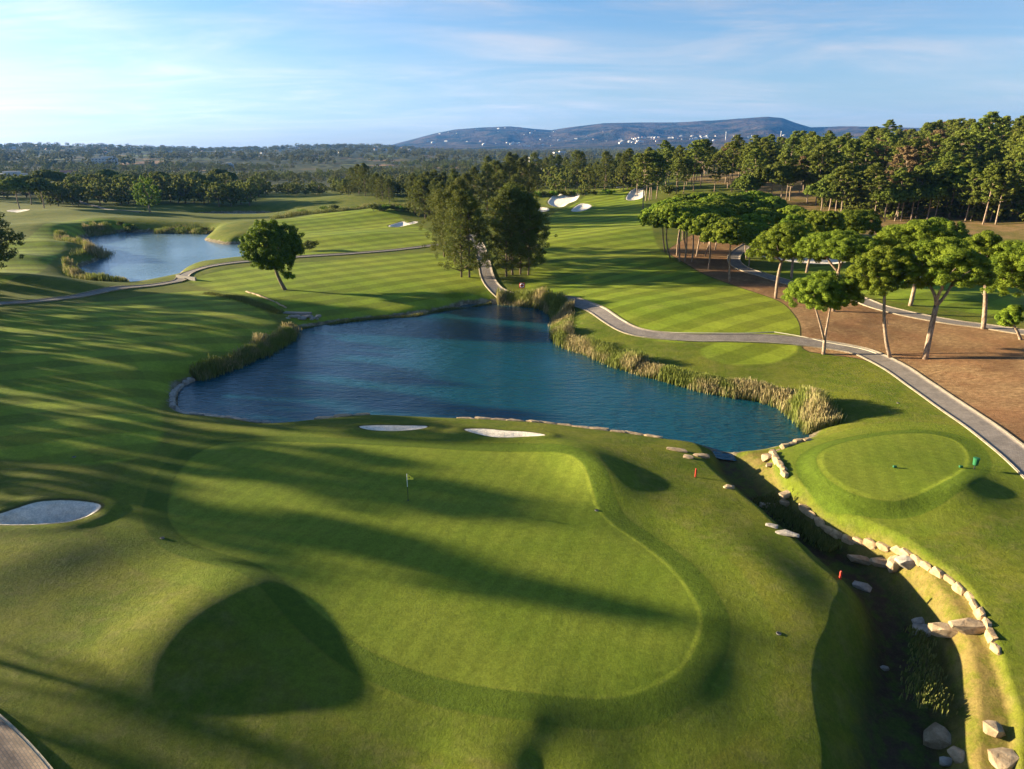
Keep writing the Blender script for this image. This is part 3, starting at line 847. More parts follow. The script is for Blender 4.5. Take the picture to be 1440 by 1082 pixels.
def tall_crown(rng, H, Rm, z0, n, per, leaf, mat, shape='casu', trunk_mat=None, tr=.26, stems=1):
    mb = MB(); cen = []; rad = []
    lx, ly = rng.normal() * .02 * H, rng.normal() * .02 * H
    top = np.array([lx, ly, H * .93])
    pts = limb(mb, (0, 0, -.3), top, tr, .05, rng, .02, 10, 8)
    ph = rng.uniform(0, 6.28, 5)
    for k in range(n):
        t = rng.uniform(0, 1) ** (.85 if shape == 'casu' else .8)
        z = z0 + (H - z0) * t
        if shape == 'casu': prof_ = (.72 + .34 * math.sin(math.pi * min(1, t * .8 + .15))) * (1 - t ** 4.5) ** .8 + .12
        elif shape == 'pine': prof_ = math.sin(math.pi * (.18 + .80 * t)) ** .7
        else: prof_ = math.sin(math.pi * (.12 + .85 * t)) ** .6
        a = rng.uniform(0, 6.28)
        rr = Rm * prof_ * (.80 + .22 * math.sin(3 * a + ph[0] + 5 * t) + .18 * math.sin(5 * a + ph[1] - 9 * t))
        q = rr * (rng.uniform(.15, 1) ** .55)
        x, y = q * math.cos(a) + lx * t, q * math.sin(a) + ly * t
        cr = rng.uniform(.5, 1.0) * (.25 + .07 * Rm + .018 * H)
        cen.append((x, y, z)); rad.append(cr)
        if k % 5 == 0 and q > Rm * .3:
            limb(mb, (lx * t, ly * t, z - .35 * q), (x * .9, y * .9, z), .035 + .012 * Rm, .02, rng, .06, 3, 4)
    cm = clumps_mesh(rng, cen, rad, per, leaf, 'crown', mat, .8 if shape != 'pine' else .42, .5, .3, .8)
    return mb.mesh('trunk', trunk_mat or M['bark_d'], True), cm

def round_tree(rng, H, Rm, z0, n, per, leaf, mat, trunk_mat=None, tr=.3, lean=None, squash=1.):
    mb = MB(); cen = []; rad = []
    cz = (H + z0) / 2; hz = (H - z0) / 2
    ox, oy = lean or (0, 0)
    hub = np.array([ox, oy, z0 + hz * .35])
    limb(mb, (0, 0, -.3), hub, tr, tr * .6, rng, .05, 7, 8)
    for k in range(7):
        a = k * .9 + rng.uniform(-.3, .3); e = rng.uniform(.1, .9)
        limb(mb, hub, (ox + Rm * .7 * math.cos(a), oy + Rm * .7 * math.sin(a), cz + hz * (e - .3)), tr * .42, .04, rng, .07, 5, 5)
    ph = rng.uniform(0, 6.28, 6)
    for k in range(n):
        d = rng.normal(size=3); d /= np.linalg.norm(d)
        q = rng.uniform(.25, 1) ** .4
        a = math.atan2(d[1], d[0])
        m = 1 + .12 * math.sin(3 * a + ph[0] + d[2] * 3) + .10 * math.sin(5 * a + ph[1] + d[2] * 5)
        cen.append((ox + d[0] * Rm * q * m, oy + d[1] * Rm * q * m, cz + d[2] * hz * q * m)); rad.append(rng.uniform(.6, 1.1) * (.22 + .075 * Rm))
    cm = clumps_mesh(rng, cen, rad, per, leaf, 'crown', mat, .85, .7, .3, .8)
    return mb.mesh('trunk', trunk_mat or M['bark_d'], True), cm

def plant_tree(name, tm, cm, x, y, z, rz, s, label, cat, group=None, lean=0.0):
    e = empty(name, (x, y, z), rz, s)
    if lean: e.rotation_euler = (lean * math.sin(rz * 3), lean * math.cos(rz * 5), rz)
    tag(e, label, cat, group)
    link('trunk', tm, e); link('crown', cm, e)
    return e


# --- umbrella pines in the foreground at the right: base px, top row, crown x range, crown bottom row, stems, label
def front_pine(bx, by, ty, x0, x1, yb, stems, label, seed, fork=.35, dens=1.0, tr=.24, group='umbrella pines around the straw bed'):
    rng = np.random.default_rng(seed)
    X, Y, Z = GT(bx, by)
    depth = Y * CT - (Z + 8 - CZ) * ST
    H = at_height(ty, X, Y) - Z
    Rx = (x1 - x0) / 2 / FPX * depth
    cx = ((x0 + x1) / 2 - 720) / FPX * depth - X
    ch = max(2.2, min(.46 * H, (at_height(ty, X, Y) - at_height(yb, X, Y)) * .86))
    tm, cm = umbrella_pine(rng, H, Rx * 1.07, ch, stems, (0, 0), (cx, 0), .165 if Y < 130 else .22, 235 if Y < 130 else 140, dens, None, 0, fork, tr)
    return plant_tree('umbrella_pine', tm, cm, X, Y, Z, 0, 1, label, 'pine tree', group)
FP = [
 (1158,498,379,1112,1200,428,2,'small umbrella pine with forked pale trunk standing at the paved path edge',.35,1.,.24),
 (1253,503,343,1194,1278,408,1,'umbrella pine with one slender curving trunk at the edge of the straw bed',.35,1.,.24),
 (1301,505,331,1264,1378,402,3,'largest foreground umbrella pine, broad crown on a trunk splitting halfway',.45,1.,.33),
 (1383,463,324,1342,1412,372,1,'umbrella pine with thick single trunk standing on the far path edge at right',.5,.9,.32),
 (1462,478,334,1398,1520,410,2,'umbrella pine cut off by the right edge of the picture',.4,.9,.3),
 (1091,420,312,1058,1152,362,2,'umbrella pine with forked trunk on the narrow left part of the straw bed',.5,1.,.26),
 (1113,392,300,1085,1140,345,2,'umbrella pine with twin dark trunks behind the second path, left of the white bunker',.3,.9,.26),
 (1172,438,322,1118,1236,362,3,'wide umbrella pine whose trunk rises behind the small forked one',.5,1.,.28),
 (1280,430,308,1236,1345,352,1,'umbrella pine rising from the lawn behind the largest foreground pine',.5,.9,.33),
 (1134,384,294,1128,1182,330,1,'umbrella pine in front of the large branching bunker',.5,.9,.26),
 (1205,372,294,1160,1232,325,2,'umbrella pine just right of the branching bunker with a low dark crown',.5,.9,.26),
 (1330,368,305,1282,1352,338,1,'umbrella pine with rounded crown in front of the sunlit forest floor',.5,.9,.28),
 (1437,478,428,1420,1448,462,1,'young umbrella pine with a low light crown at the right picture edge',.5,.9,.2),
]
for i, (bx, by, ty, x0, x1, yb, st, lab, fk, dn, tr) in enumerate(FP):
    if i == 0: fk = .18
    front_pine(bx, by, ty, x0, x1, yb, st, lab, 100 + i, fk, dn, tr)
# --- the dense grove left of them: individuals with shared variants
GP = [(935,354,282,1),(943,364,286,1),(952,360,284,1),(956,368,290,1),(963,368,288,1),(966,356,281,1),(973,369,290,1),(979,361,285,1),(990,343,276,1),(991,361,288,1),(996,379,300,2),(1026,396,308,1),(1016,342,278,1),(1050,364,300,1),(1053,375,312,1),
      (1000,332,270,1),(1028,330,272,1),(1055,328,268,1),(1078,332,276,1),(960,338,274,1),(980,326,270,1),(1040,345,284,1),(1072,350,292,1),(1095,352,292,1),(1112,345,290,1),(1005,352,283,1),(1120,360,296,1)]
gl = ['leaning slender umbrella pine at the fairway end of the grove','umbrella pine leaning beside the fairway edge, second of the grove']
gv = []
for i in range(5):
    rng = np.random.default_rng(300 + i)
    gv.append(umbrella_pine(rng, 12.5, 5.9, 3.4, 1 if i != 3 else 2, (0, 0), (rng.uniform(-1.4, 1.4), rng.uniform(-1, 1)), .36, 85, .9, None, 0, .5, .2))
for i, (bx, by, ty, st) in enumerate(GP):
    X, Y, Z = GT(bx, by)
    H = at_height(ty, X, Y) - Z
    s = max(.6, min(1.5, H / 12.5))
    k = [3 if by == 379 else (0, 1, 2, 4)[i % 4]][0]
    lab = {0: gl[0], 1: gl[1], 10: 'umbrella pine with branching pale trunk in front of the dense grove', 11: 'olive toned pine with straight dark trunk by the fairway corner of the straw bed',
           14: 'small umbrella pine on the lawn across the second path'}.get(i, 'umbrella pine with thin bare trunk in the dense grove beside the fairway')
    rz = (i * 2.4) % 6.28 if i > 1 else 3.0
    e = plant_tree('umbrella_pine', gv[k][0], gv[k][1], X, Y, Z, rz, s, lab, 'pine tree', 'umbrella pines of the dense grove')
    if i in (0, 1): e.rotation_euler = (0, -.18, .3)

# --- lone tree by the lake
rng = np.random.default_rng(41)
X, Y, Z = GT(402, 408)
H = at_height(314, X, Y) - Z
dpt = Y * CT + 20 * ST
Rm = 44 / FPX * dpt
tm, cm = round_tree(rng, H, Rm * .93, H * .34, 750, 75, .30, M['oak'], M['bark_d'], .38, (-13 / FPX * dpt, 0))
lone = plant_tree('broadleaf_tree', tm, cm, X, Y, Z, 0, 1, 'lone round leafy tree with leaning trunk on the fairway between pond and lake', 'tree')
rng = np.random.default_rng(42)
cen = [(-.2 + .16 * k + rng.uniform(-.3, .3), rng.uniform(-.4, .4), H * .22 + rng.uniform(-.4, .5)) for k in range(12)]
link('low_branch', clumps_mesh(rng, cen, [.5] * 12, 60, .36, 'low_branch', M['oak']), lone)

# --- casuarinas
cv = []
for i in range(4):
    rng = np.random.default_rng(500 + i)
    cv.append(tall_crown(rng, 18, 5.1, 1.7, 215, 105, .27, M['casu'], 'casu', M['bark_d'], .24))
CS = [(649,390,268,'casuarina at the left front of the tall dark clump beside the path'),(660,390,272,'casuarina second from the left at the front of the dark clump'),
      (712,389,268,'casuarina directly right of the path bend'),(721,387,262,'casuarina second right of the path bend'),(732,386,270,'casuarina third right of the path bend'),(743,387,276,'rightmost casuarina of the dark clump at the fairway'),
      (640,372,262,None),(625,362,268,None),(716,368,258,None),(722,366,262,None),(745,372,282,None),(648,352,252,None),(730,350,262,None)]
for i, (bx, by, ty, lab) in enumerate(CS):
    X, Y, Z = GT(bx, by); H = at_height(ty, X, Y) - Z
    plant_tree('casuarina_tree', cv[i % 4][0], cv[i % 4][1], X, Y, Z, i * 1.7, max(.7, min(1.35, H / 18)), lab or 'casuarina hidden deeper in the tall dark clump beside the path', 'tree', 'casuarinas clumped beside the path')
CS2 = [(584,302,245),(590,305,250),(598,308,252),(606,306,248),(614,312,252),(622,318,256),(600,298,242),(612,300,240),(625,302,244),(640,306,246),(655,310,244),(640,292,238),(668,300,236),(685,300,232),(700,298,226),(716,298,222),(732,296,224),(745,294,230),(705,310,240),(725,312,246),
       (505,274,232),(514,276,230),(530,281,244),(538,283,248),(548,286,252),(496,272,236)]
for i, (bx, by, ty) in enumerate(CS2):
    X, Y, Z = GT(bx, by); H = at_height(ty, X, Y) - Z
    g = i >= 20
    plant_tree('casuarina_tree', cv[(i + 1) % 4][0], cv[(i + 1) % 4][1], X, Y, Z, i * 2.1, max(.5, min(1.6, H / 18)),
               'tall dark tree in the small stand beyond the shrub strip' if g else 'casuarina in the dark row receding behind the front clump', 'tree',
               'stand of tall trees beyond the shrubs' if g else 'casuarina row receding along the path')
# --- tall slender pines by the distant green
pv = []
for i in range(5):
    rng = np.random.default_rng(600 + i)
    pv.append(tall_crown(rng, 15, 4.6, 5.6, 125, 50, .46, M['pine_far'] if i != 4 else M['dryf'], 'pine', M['bark'], .2))
SLP = [(896,274,216),(904,294,214),(908,283,216),(913,282,213),(916,281,215),(923,280,218),(951,274,222),(961,273,224),(935,272,216)]
for i, (bx, by, ty) in enumerate(SLP):
    X, Y, Z = GT(bx, by); H = at_height(ty, X, Y) - Z
    plant_tree('slender_pine', pv[i % 4][0], pv[i % 4][1], X, Y, Z, i * 1.3, min(2.2, H / 15), 'tall pine with long bare trunk clustered right of the distant green', 'pine tree', 'slender pines right of the distant green')

# --- scattered woodland as individuals
wv = []
for i in range(5):
    rng = np.random.default_rng(700 + i)
    wv.append(round_tree(rng, 9, 4.6, .8, 95, 34, .62, M['wood'], M['bark_d'], .25))
uv = []
for i in range(3):
    rng = np.random.default_rng(800 + i)
    uv.append(umbrella_pine(rng, 12, 6.0, 4.2, 1, (0, 0), (0, 0), .6, 34, .8, M['pine_far'], 0, .5, .24))
bv = round_tree(np.random.default_rng(77), 15, 5.6, 2.0, 150, 60, .5, M['bright'], M['bark'], .35)
X, Y, Z = GT(211, 300); H = at_height(247, X, Y) - Z
plant_tree('poplar_tree', bv[0], bv[1], X, Y, Z, 0, H / 15, 'bright yellow green tree standing before the dark woodland left of the strip of water', 'tree')
for i, (bx, by, ty, lab) in enumerate([(28, 294, 249, 'dark spreading umbrella pine at far left, left of a pair'), (62, 293, 250, 'dark spreading umbrella pine at far left, right of a pair'), (44, 288, 247, 'dark umbrella pine just behind the far left pair')]):
    X, Y, Z = GT(bx, by); H = at_height(ty, X, Y) - Z
    plant_tree('umbrella_pine', uv[i][0], uv[i][1], X, Y, Z, i, H / 12, lab, 'pine tree', 'dark umbrella pines at far left')

rs = random.Random(5)
def strip(n, x0, x1, ylo, yhi, hlo, hhi, variants, name, label, cat, group, h0, tops=(200, 215), rmin=14):
    """n trees whose bases lie in a strip of the view; world position found on the terrain"""
    for i in range(n):
        px = x0 + (x1 - x0) * ((i + rs.uniform(-.4, .4) ) / max(1, n - 1)) if n > 1 else x0
        t = rs.random()
        a = ylo(px) if callable(ylo) else ylo; b = yhi(px) if callable(yhi) else yhi
        X, Y, Z = GT(px, a + (b - a) * t, rmin)
        v = variants[rs.randrange(len(variants))]
        s = max(2.5, min(rs.uniform(hlo, hhi), at_height(rs.uniform(*tops), X, Y) - Z)) / h0
        plant_tree(name, v[0], v[1], X, Y, Z, rs.uniform(0, 6.28), s, label, cat, group)
# left dark belt
strip(26, 70, 350, 284, 291, 9, 14, wv, 'woodland_tree', 'dark rounded tree in the woodland belt behind the bright tree', 'tree', 'woodland belt at the left', 9, (240, 262))
strip(30, -20, 360, 272, 283, 10, 15, wv, 'woodland_tree', 'dark rounded tree in the woodland belt behind the bright tree', 'tree', 'woodland belt at the left', 9, (240, 262))
strip(14, 70, 330, 268, 280, 12, 15, uv, 'umbrella_pine', 'flat topped pine within the left woodland belt', 'pine tree', 'flat topped pines in the left belt', 12, (236, 250))
strip(48, 330, 600, 270, 277, 6, 10, wv, 'woodland_tree', 'low bushy tree along the far fairway edge', 'tree', 'bushy trees along the far fairway edge', 9, (250, 264))
# dark wall behind the distant green
strip(26, 690, 905, 258, 268, 16, 24, cv, 'casuarina_tree', 'dark tall tree in the wall of trees behind the distant green', 'tree', 'tree wall behind the distant green', 18, (212, 232))
strip(20, 745, 900, 262, 268, 9, 14, wv, 'woodland_tree', 'lower dark tree at the foot of the tree wall behind the distant green', 'tree', 'lower trees behind the distant green', 9, (225, 245))
for i, (bx, by, h, lab) in enumerate([(782,272,9,'small round headed tree standing alone behind the lobed bunker'),(822,275,5.5,'round bush like tree at the back of the distant green')]):
    X, Y, Z = GT(bx, by)
    plant_tree('small_tree', wv[i][0], wv[i][1], X, Y, Z, 0, h / 9, lab, 'tree')

# --- pine wood on the right hill (placed on the slope itself)
def hill_pt():
    while True:
        az = R(rs.uniform(8.5, 41)); r = 200 + 430 * rs.random() ** 1.1
        x, y = r * math.sin(az), r * math.cos(az)
        px, py = project(x, y, H1(x, y))
        if px < 880: continue
        # keep the course open
        lim = 306 if px > 1200 else (262 + (px - 880) * .115)
        if py > lim: continue
        return x, y, r
for i in range(280):
    x, y, r = hill_pt()
    z = H1(x, y)
    v = pv[rs.choice([0, 1, 2, 3, 0, 1, 2, 3, 4])]
    plant_tree('maritime_pine', v[0], v[1], x, y, z, rs.uniform(0, 6.28), rs.uniform(.9, 1.35), 'tall pine of the wood covering the right hillside', 'pine tree', 'pine wood on the right hillside', .03)
for i in range(60):
    x, y, r = hill_pt(); z = H1(x, y); v = uv[rs.randrange(3)]
    plant_tree('umbrella_pine', v[0], v[1], x, y, z, rs.uniform(0, 6.28), rs.uniform(.8, 1.2), 'flat crowned pine among the wood on the right hillside', 'pine tree', 'umbrella pines in the hillside wood')
for i in range(70):
    x, y, r = hill_pt(); z = H1(x, y); v = wv[rs.randrange(5)]
    plant_tree('woodland_tree', v[0], v[1], x, y, z, rs.uniform(0, 6.28), rs.uniform(.35, .65), 'low undergrowth bush between the hillside pines', 'bush', 'undergrowth of the hillside wood')
for i, (px, ty, r) in enumerate([(1378,158,330),(1396,164,345),(1366,168,320),(1412,172,360),(1240,169,520),(1300,172,480),(1316,171,470),(1340,185,300),(1425,180,290),(1436,190,270)]):
    u, f, d = ray(px, 250); az = math.atan2(u, f); x, y = r * math.sin(az), r * math.cos(az); z = H1(x, y)
    v = pv[i % 4] if i not in (5, 6) else pv[4]
    plant_tree('maritime_pine', v[0], v[1], x, y, z, i * 1.1, max(.8, min(2.0, (at_height(ty, x, y) - z) / 15)), 'tall pine overtopping the hillside wood against the sky', 'pine tree', 'pines overtopping the hillside wood')
# pines along the sunlit forest edge
EDGE = [(1229,312),(1244,312),(1258,311),(1262,309),(1267,311),(1281,310),(1288,308),(1304,309),(1314,308),(1357,312),(1365,311),(1382,316),(1384,314),(1392,312),(1400,316),(1416,308),(1432,305),(1450,308),(1222,306),(1275,300),(1330,300),(1350,296),(1405,298),(1425,296)]
for i, (bx, by) in enumerate(EDGE):
    X, Y, Z = GT(bx, by); v = (pv[i % 4], uv[i % 3])[i % 3 == 1]
    plant_tree('maritime_pine', v[0], v[1], X, Y, Z, i * 1.9, (.85 + .3 * ((i * 37) % 10) / 10) * (.75 if i % 3 == 1 else 1), 'pine with sunlit trunk at the bright lower edge of the hillside wood', 'pine tree', 'pines on the sunlit wood edge')
for i, (bx, by, s) in enumerate([(1174,308,1.),(1182,309,1.05),(1047,292,.9),(1082,290,1.15),(1152,306,.9),(1165,300,1.0)]):
    X, Y, Z = GT(bx, by); v = (pv[0], pv[1], uv[0], uv[1], uv[2], uv[0])[i]
    plant_tree('umbrella_pine' if i > 1 else 'maritime_pine', v[0], v[1], X, Y, Z, i * 1.9, s, 'pine standing clear of the wood above the dense umbrella grove', 'pine tree', 'pines standing clear above the grove')

# ------------------------------------------------------------------ trees left of the frame whose long shadows cross the lawns
sv = []
for i in range(3):
    rng = np.random.default_rng(900 + i)
    sv.append(tall_crown(rng, 17, 4.2, 2.5, 120, 60, .62, M['casu'], 'casu', M['bark_d'], .28))
SHADE = [(c, x, k) for c, x, k in [(58.6,-84,.96),(61.2,-92,.9),(67.2,-86,.95),(69.8,-95,1.0),(73.4,-88,.85),(80.2,-90,1.0),(83.5,-98,.95),(85.8,-88,.8),(91.5,-100,1.05),(94.,-94,.8),(100.5,-104,1.0),(103.6,-110,1.),(109.5,-106,.9),(113.,-116,1.05),(121.,-120,1.),(128.,-126,1.1)]]
for i, (c, x, s) in enumerate(SHADE):
    s *= .86
    y = c - (x + 85) * .272
    v = sv[i % 3]
    plant_tree('casuarina_tree', v[0], v[1], x, y, H1(x, y), i * 1.9, s, 'tall dark tree of the row standing left of the picture edge', 'tree', 'tree row beyond the left picture edge')
X, Y, Z = GT(-32, 388)
rng = np.random.default_rng(951)
tm, cm = tall_crown(rng, 17.5, 7.4, 2.0, 520, 80, .42, M['casu'], 'casu', M['bark_d'], .35)
plant_tree('broadleaf_tree', tm, cm, X, Y, Z, 0, 1, 'dark feathery tree cut off by the left picture edge beside the pond', 'tree')
# palms just outside the lower left corner
def palm(x, y, H, seed, label):
    rng = np.random.default_rng(seed); z = H1(x, y)
    e = tag(empty('palm_tree', (x, y, z)), label, 'palm tree', 'palms beyond the lower left corner')
    mb = MB(); limb(mb, (0, 0, -.2), (.3, .1, H), .22, .16, rng, .03, 8, 8); mb.build('trunk', M['bark_d'], e, smooth_=True)
    V = []; Q = []
    for k in range(26):
        a = k * 2.4; e0 = rng.uniform(-.2, 1.1); L = rng.uniform(1.9, 2.6)
        pts = [np.array([.3, .1, H])]; d = np.array([math.cos(a) * math.cos(e0), math.sin(a) * math.cos(e0), math.sin(e0)])
        for j in range(8):
            pts.append(pts[-1] + d * L / 8); d = d + np.array([0, 0, -.16]); d /= np.linalg.norm(d)
        for j in range(1, 9):
            p = pts[j]; t = pts[j] - pts[j - 1]; t /= np.linalg.norm(t); side = np.cross(t, [0, 0, 1]); side /= np.linalg.norm(side)
            for q in range(3):
                for s in (-1, 1):
                    b0 = pts[j - 1] + (pts[j] - pts[j - 1]) * q / 3
                    tip = b0 + side * s * .55 * math.sin(math.pi * (j + .5) / 10) + t * .25 + np.array([0, 0, -.12])
                    i0 = len(V); V += [b0, b0 + t * .07, tip, b0 + t * .02]; Q.append([i0, i0 + 1, i0 + 2, i0 + 3])
    me = raw_mesh('fronds', np.array(V), np.array(Q), [M['oak']]); add_attr(me, 'rnd', np.full(len(Q), .4), 'FACE'); link('fronds', me, e)
palm(-45.5, 32.5, 3.9, 1, 'palm with spreading fronds outside the left picture edge, farthest of its row')
palm(-43.0, 29.0, 3.6, 2, 'second farthest palm of the row outside the lower left corner')
palm(-44.0, 25.5, 4.3, 3, 'tallest palm in the row outside the lower left corner')
palm(-37.5, 18.5, 3.4, 5, 'low unseen palm added to shade the cobbled corner')  # unseen palm, added for the shadow it throws on the cobbles
palm(-40.0, 22.5, 3.8, 4, 'nearest palm of the row outside the lower left corner')

# ------------------------------------------------------------------ far plain scrub and orchard trees: one uncountable mass
def scatter_stuff(name, label, n, r0, r1, a0, a1, src, smin, smax, seed, power=1.0, cond=None):
    rng = np.random.default_rng(seed)
    az = np.radians(rng.uniform(a0, a1, n)); r = np.sqrt(rng.uniform(0, 1, n) ** power * (r1 ** 2 - r0 ** 2) + r0 ** 2)
    X = r * np.sin(az); Y = r * np.cos(az)
    keep = fbm(X / 150, Y / 150, 3, 8) * 1.3 + .16 > rng.uniform(-.2, .2, n)
    if cond is not None: keep &= cond(X, Y, r, np.degrees(az))
    X, Y, r = X[keep], Y[keep], r[keep]
    Z = height(X, Y)
    me = bpy.data.meshes.new(name); me.vertices.add(len(X)); me.vertices.foreach_set('co', np.stack([X, Y, Z - .3], 1).astype(np.float32).ravel())
    add_attr(me, 'scl', rng.uniform(smin, smax, len(X)) * (.8 + .4 * rng.random(len(X)))); add_attr(me, 'rz', rng.uniform(0, 6.28, len(X)))
    o = link(name, me); tag(o, label, 'woodland', None, 'stuff')
    ng = bpy.data.node_groups.new(name, 'GeometryNodeTree')
    ng.interface.new_socket('Geometry', in_out='INPUT', socket_type='NodeSocketGeometry'); ng.interface.new_socket('Geometry', in_out='OUTPUT', socket_type='NodeSocketGeometry')
    N, L = ng.nodes, ng.links
    gi = N.new('NodeGroupInput'); go = N.new('NodeGroupOutput')
    ip = N.new('GeometryNodeInstanceOnPoints'); oi = N.new('GeometryNodeObjectInfo'); oi.inputs['Object'].default_value = src
    na = N.new('GeometryNodeInputNamedAttribute'); na.data_type = 'FLOAT'; na.inputs['Name'].default_value = 'scl'
    nb = N.new('GeometryNodeInputNamedAttribute'); nb.data_type = 'FLOAT'; nb.inputs['Name'].default_value = 'rz'
    cx = N.new('ShaderNodeCombineXYZ'); cs = N.new('ShaderNodeCombineXYZ')
    m2p = N.new('GeometryNodeMeshToPoints')
    L.new(gi.outputs[0], m2p.inputs[0]); L.new(m2p.outputs[0], ip.inputs['Points']); L.new(oi.outputs['Geometry'], ip.inputs['Instance'])
    L.new(nb.outputs[0], cx.inputs[2]); L.new(cx.outputs[0], ip.inputs['Rotation'])
    for k in range(3): L.new(na.outputs[0], cs.inputs[k])
    L.new(cs.outputs[0], ip.inputs['Scale']); L.new(ip.outputs[0], go.inputs[0])
    md = o.modifiers.new('scatter', 'NODES'); md.node_group = ng
    return o
rng = np.random.default_rng(1)
# a few real hedge trees on the plain whose crowns the mass repeats
far_src = []
for i in range(3):
    _, cm = round_tree(np.random.default_rng(1000 + i), 6.5, 3.9, .2, 40, 34, .72, (M['wood'], M['scrub'], M['scrub'])[i], None, .2)
    tm = MB(); tm.tube([(0, 0, -.2), (0, 0, 2.5)], .2, 6)
    az = R((-24, -4, -14)[i]); r = 620
    x, y = r * math.sin(az), r * math.cos(az)
    e = plant_tree('orchard_tree', tm.mesh('trunk', M['bark_d']), cm, x, y, H1(x, y), 0, 1, ('round dark tree on the plain beyond the left woodland', 'olive tree on the plain behind the far fairway edge', 'grey green tree on the plain between the two ponds and the hills')[i], 'tree')
    far_src.append([c for c in e.children if c.name.startswith('crown')][0])
scatter_stuff('undergrowth', 'dark scrub and bushes covering the floor of the hillside wood', 4200, 215, 700, 9, 43, far_src[0], .4, 1.0, 4, 1., lambda X, Y, r, a: (sdf(X, Y, FOREST, 25) > 6) & (r > 232))
notright = lambda X, Y, r, a: (a < 9) | (r > 900)
scatter_stuff('scrubland_trees', 'dark trees and scrub covering the plain towards the hills', 3800, 440, 1500, -40, 42, far_src[0], .6, 1.3, 1, 1., notright)
scatter_stuff('orchard_mass', 'olive green orchard trees dotted over the plain', 3600, 440, 1500, -40, 42, far_src[1], .5, 1.1, 2, 1., notright)
scatter_stuff('distant_woodland', 'distant dark woodland below the hills', 6500, 1400, 4200, -40, 42, far_src[2], 1.2, 2.6, 3, .9)

# ------------------------------------------------------------------ reeds
def reeds(px, wid, hgt, dens, seed, label, z=0., green=0.):
    rng = np.random.default_rng(seed)
    P = resample(line(px, z, 5), .25); n = len(P)
    L = np.hypot(*np.diff(P, axis=0).T).sum()
    t = np.gradient(P, axis=0); t /= np.linalg.norm(t, axis=1)[:, None] + 1e-9
    N = int(L * wid * dens * 1.8)
    i = rng.integers(0, n, N)
    w = rng.normal(0, .36, N).clip(-1, 1) * wid * (.55 + .6 * vnoise(i * .045, i * 0, seed))
    X = P[i, 0] + t[i, 1] * w + rng.normal(0, .08, N); Y = P[i, 1] - t[i, 0] * w + rng.normal(0, .08, N)
    Z = np.maximum(height(X, Y), -.3) - .05
    keep = height(X, Y) < 1.6 + abs(z) * 3
    X, Y, Z, w, i = X[keep], Y[keep], Z[keep], w[keep], i[keep]; N = len(X)
    h = hgt * rng.uniform(.6, 1.12, N) * (.42 + .95 * vnoise(X * .35, Y * .35, seed + 1)) * (1 - .35 * (np.abs(w) / wid))
    a = rng.uniform(0, np.pi, N); bw = rng.uniform(.022, .05, N) * (1 if hgt > 1 else .8)
    dx, dy = np.cos(a) * bw, np.sin(a) * bw
    lx, ly = rng.normal(0, .10, N) * h + .05 * h, rng.normal(0, .10, N) * h
    v0 = np.stack([X - dx, Y - dy, Z], 1); v1 = np.stack([X + dx, Y + dy, Z], 1)
    m0 = np.stack([X - dx * 1.1 + lx * .4, Y - dy * 1.1 + ly * .4, Z + h * .6], 1); m1 = np.stack([X + dx * 1.1 + lx * .4, Y + dy * 1.1 + ly * .4, Z + h * .6], 1)
    t0 = np.stack([X - dx * .5 + lx, Y - dy * .5 + ly, Z + h], 1); t1 = np.stack([X + dx * .5 + lx, Y + dy * .5 + ly, Z + h * .97], 1)
    V = np.stack([v0, v1, m0, m1, t0, t1], 1).reshape(-1, 3)
    b = np.arange(N)[:, None] * 6
    Q = np.concatenate([b + np.array([[0, 1, 3, 2]]), b + np.array([[2, 3, 5, 4]])])
    me = raw_mesh('reed_bed', V, Q, [M['reed']])
    add_attr(me, 'tip', np.tile([0, 0, .6, .6, 1, 1], N) * (1 - green)); add_attr(me, 'rnd', np.repeat(rng.uniform(0, 1, N), 6))
    tag(link('reed_bed', me), label, 'reeds', None, 'stuff')
reeds([(790,448),(789,462),(789,476),(800,487),(833,499),(865,511),(897,522)], 1.8, 1.9, 150, 1, 'tall pale reeds along the upper part of the east lake shore')
reeds([(897,522),(928,532),(959,541),(1020,553),(1065,561),(1105,571)], 1.5, 1.8, 170, 2, 'tall pale reeds along the middle of the east lake shore')
reeds([(1105,570),(1135,590),(1148,602),(1155,612)], 2.2, 2.3, 200, 3, 'bulging end of the reed belt at the lake corner')
reeds([(700,427),(715,427),(738,429),(755,430)], 2.2, 1.9, 130, 4, 'reeds below the red and white ring board on the north shore')
reeds([(755,432),(772,436),(785,444),(796,452)], 2.6, 2.4, 130, 5, 'tall reed clump in the north east corner of the lake')
reeds([(276,535),(300,526),(330,516),(357,504)], 1.5, 1.7, 120, 6, 'shaded reeds on the west shore near the stone edge', green=.3)
reeds([(357,504),(385,488),(405,478),(410,468)], 2.0, 2.2, 120, 7, 'reeds on the west shore below the stone weir')
reeds([(425,463),(475,455),(521,450),(582,445),(634,436),(690,428)], .9, .6, 120, 8, 'low green sedge along the north west shore', green=.6)
reeds([(118,331),(140,329),(152,326)], 5, 2.4, 22, 9, 'dark reeds at the far left end of the pond', .3)
reeds([(62,341),(90,345),(106,348),(112,356),(135,358)], 5, 2.2, 22, 10, 'pale reeds curving round the left side of the pond', .3)
reeds([(70,372),(100,368),(135,362),(138,356)], 5, 2.4, 22, 11, 'reeds on the spit at the left side of the pond', .2)
reeds([(70,395),(95,388),(112,390),(118,398),(150,402),(180,401)], 4.5, 2.0, 24, 12, 'reeds along the near left corner of the pond', .2)
reeds([(220,327),(260,327),(296,328)], 4, 2.0, 20, 13, 'dark reed strip along the far shore of the pond', .2)
reeds([(388,311),(420,306),(470,302),(520,297),(560,297),(600,300)], 4, 1.8, 8, 14, 'scrubby grass strip beyond the small hillocks', 3., green=.4)
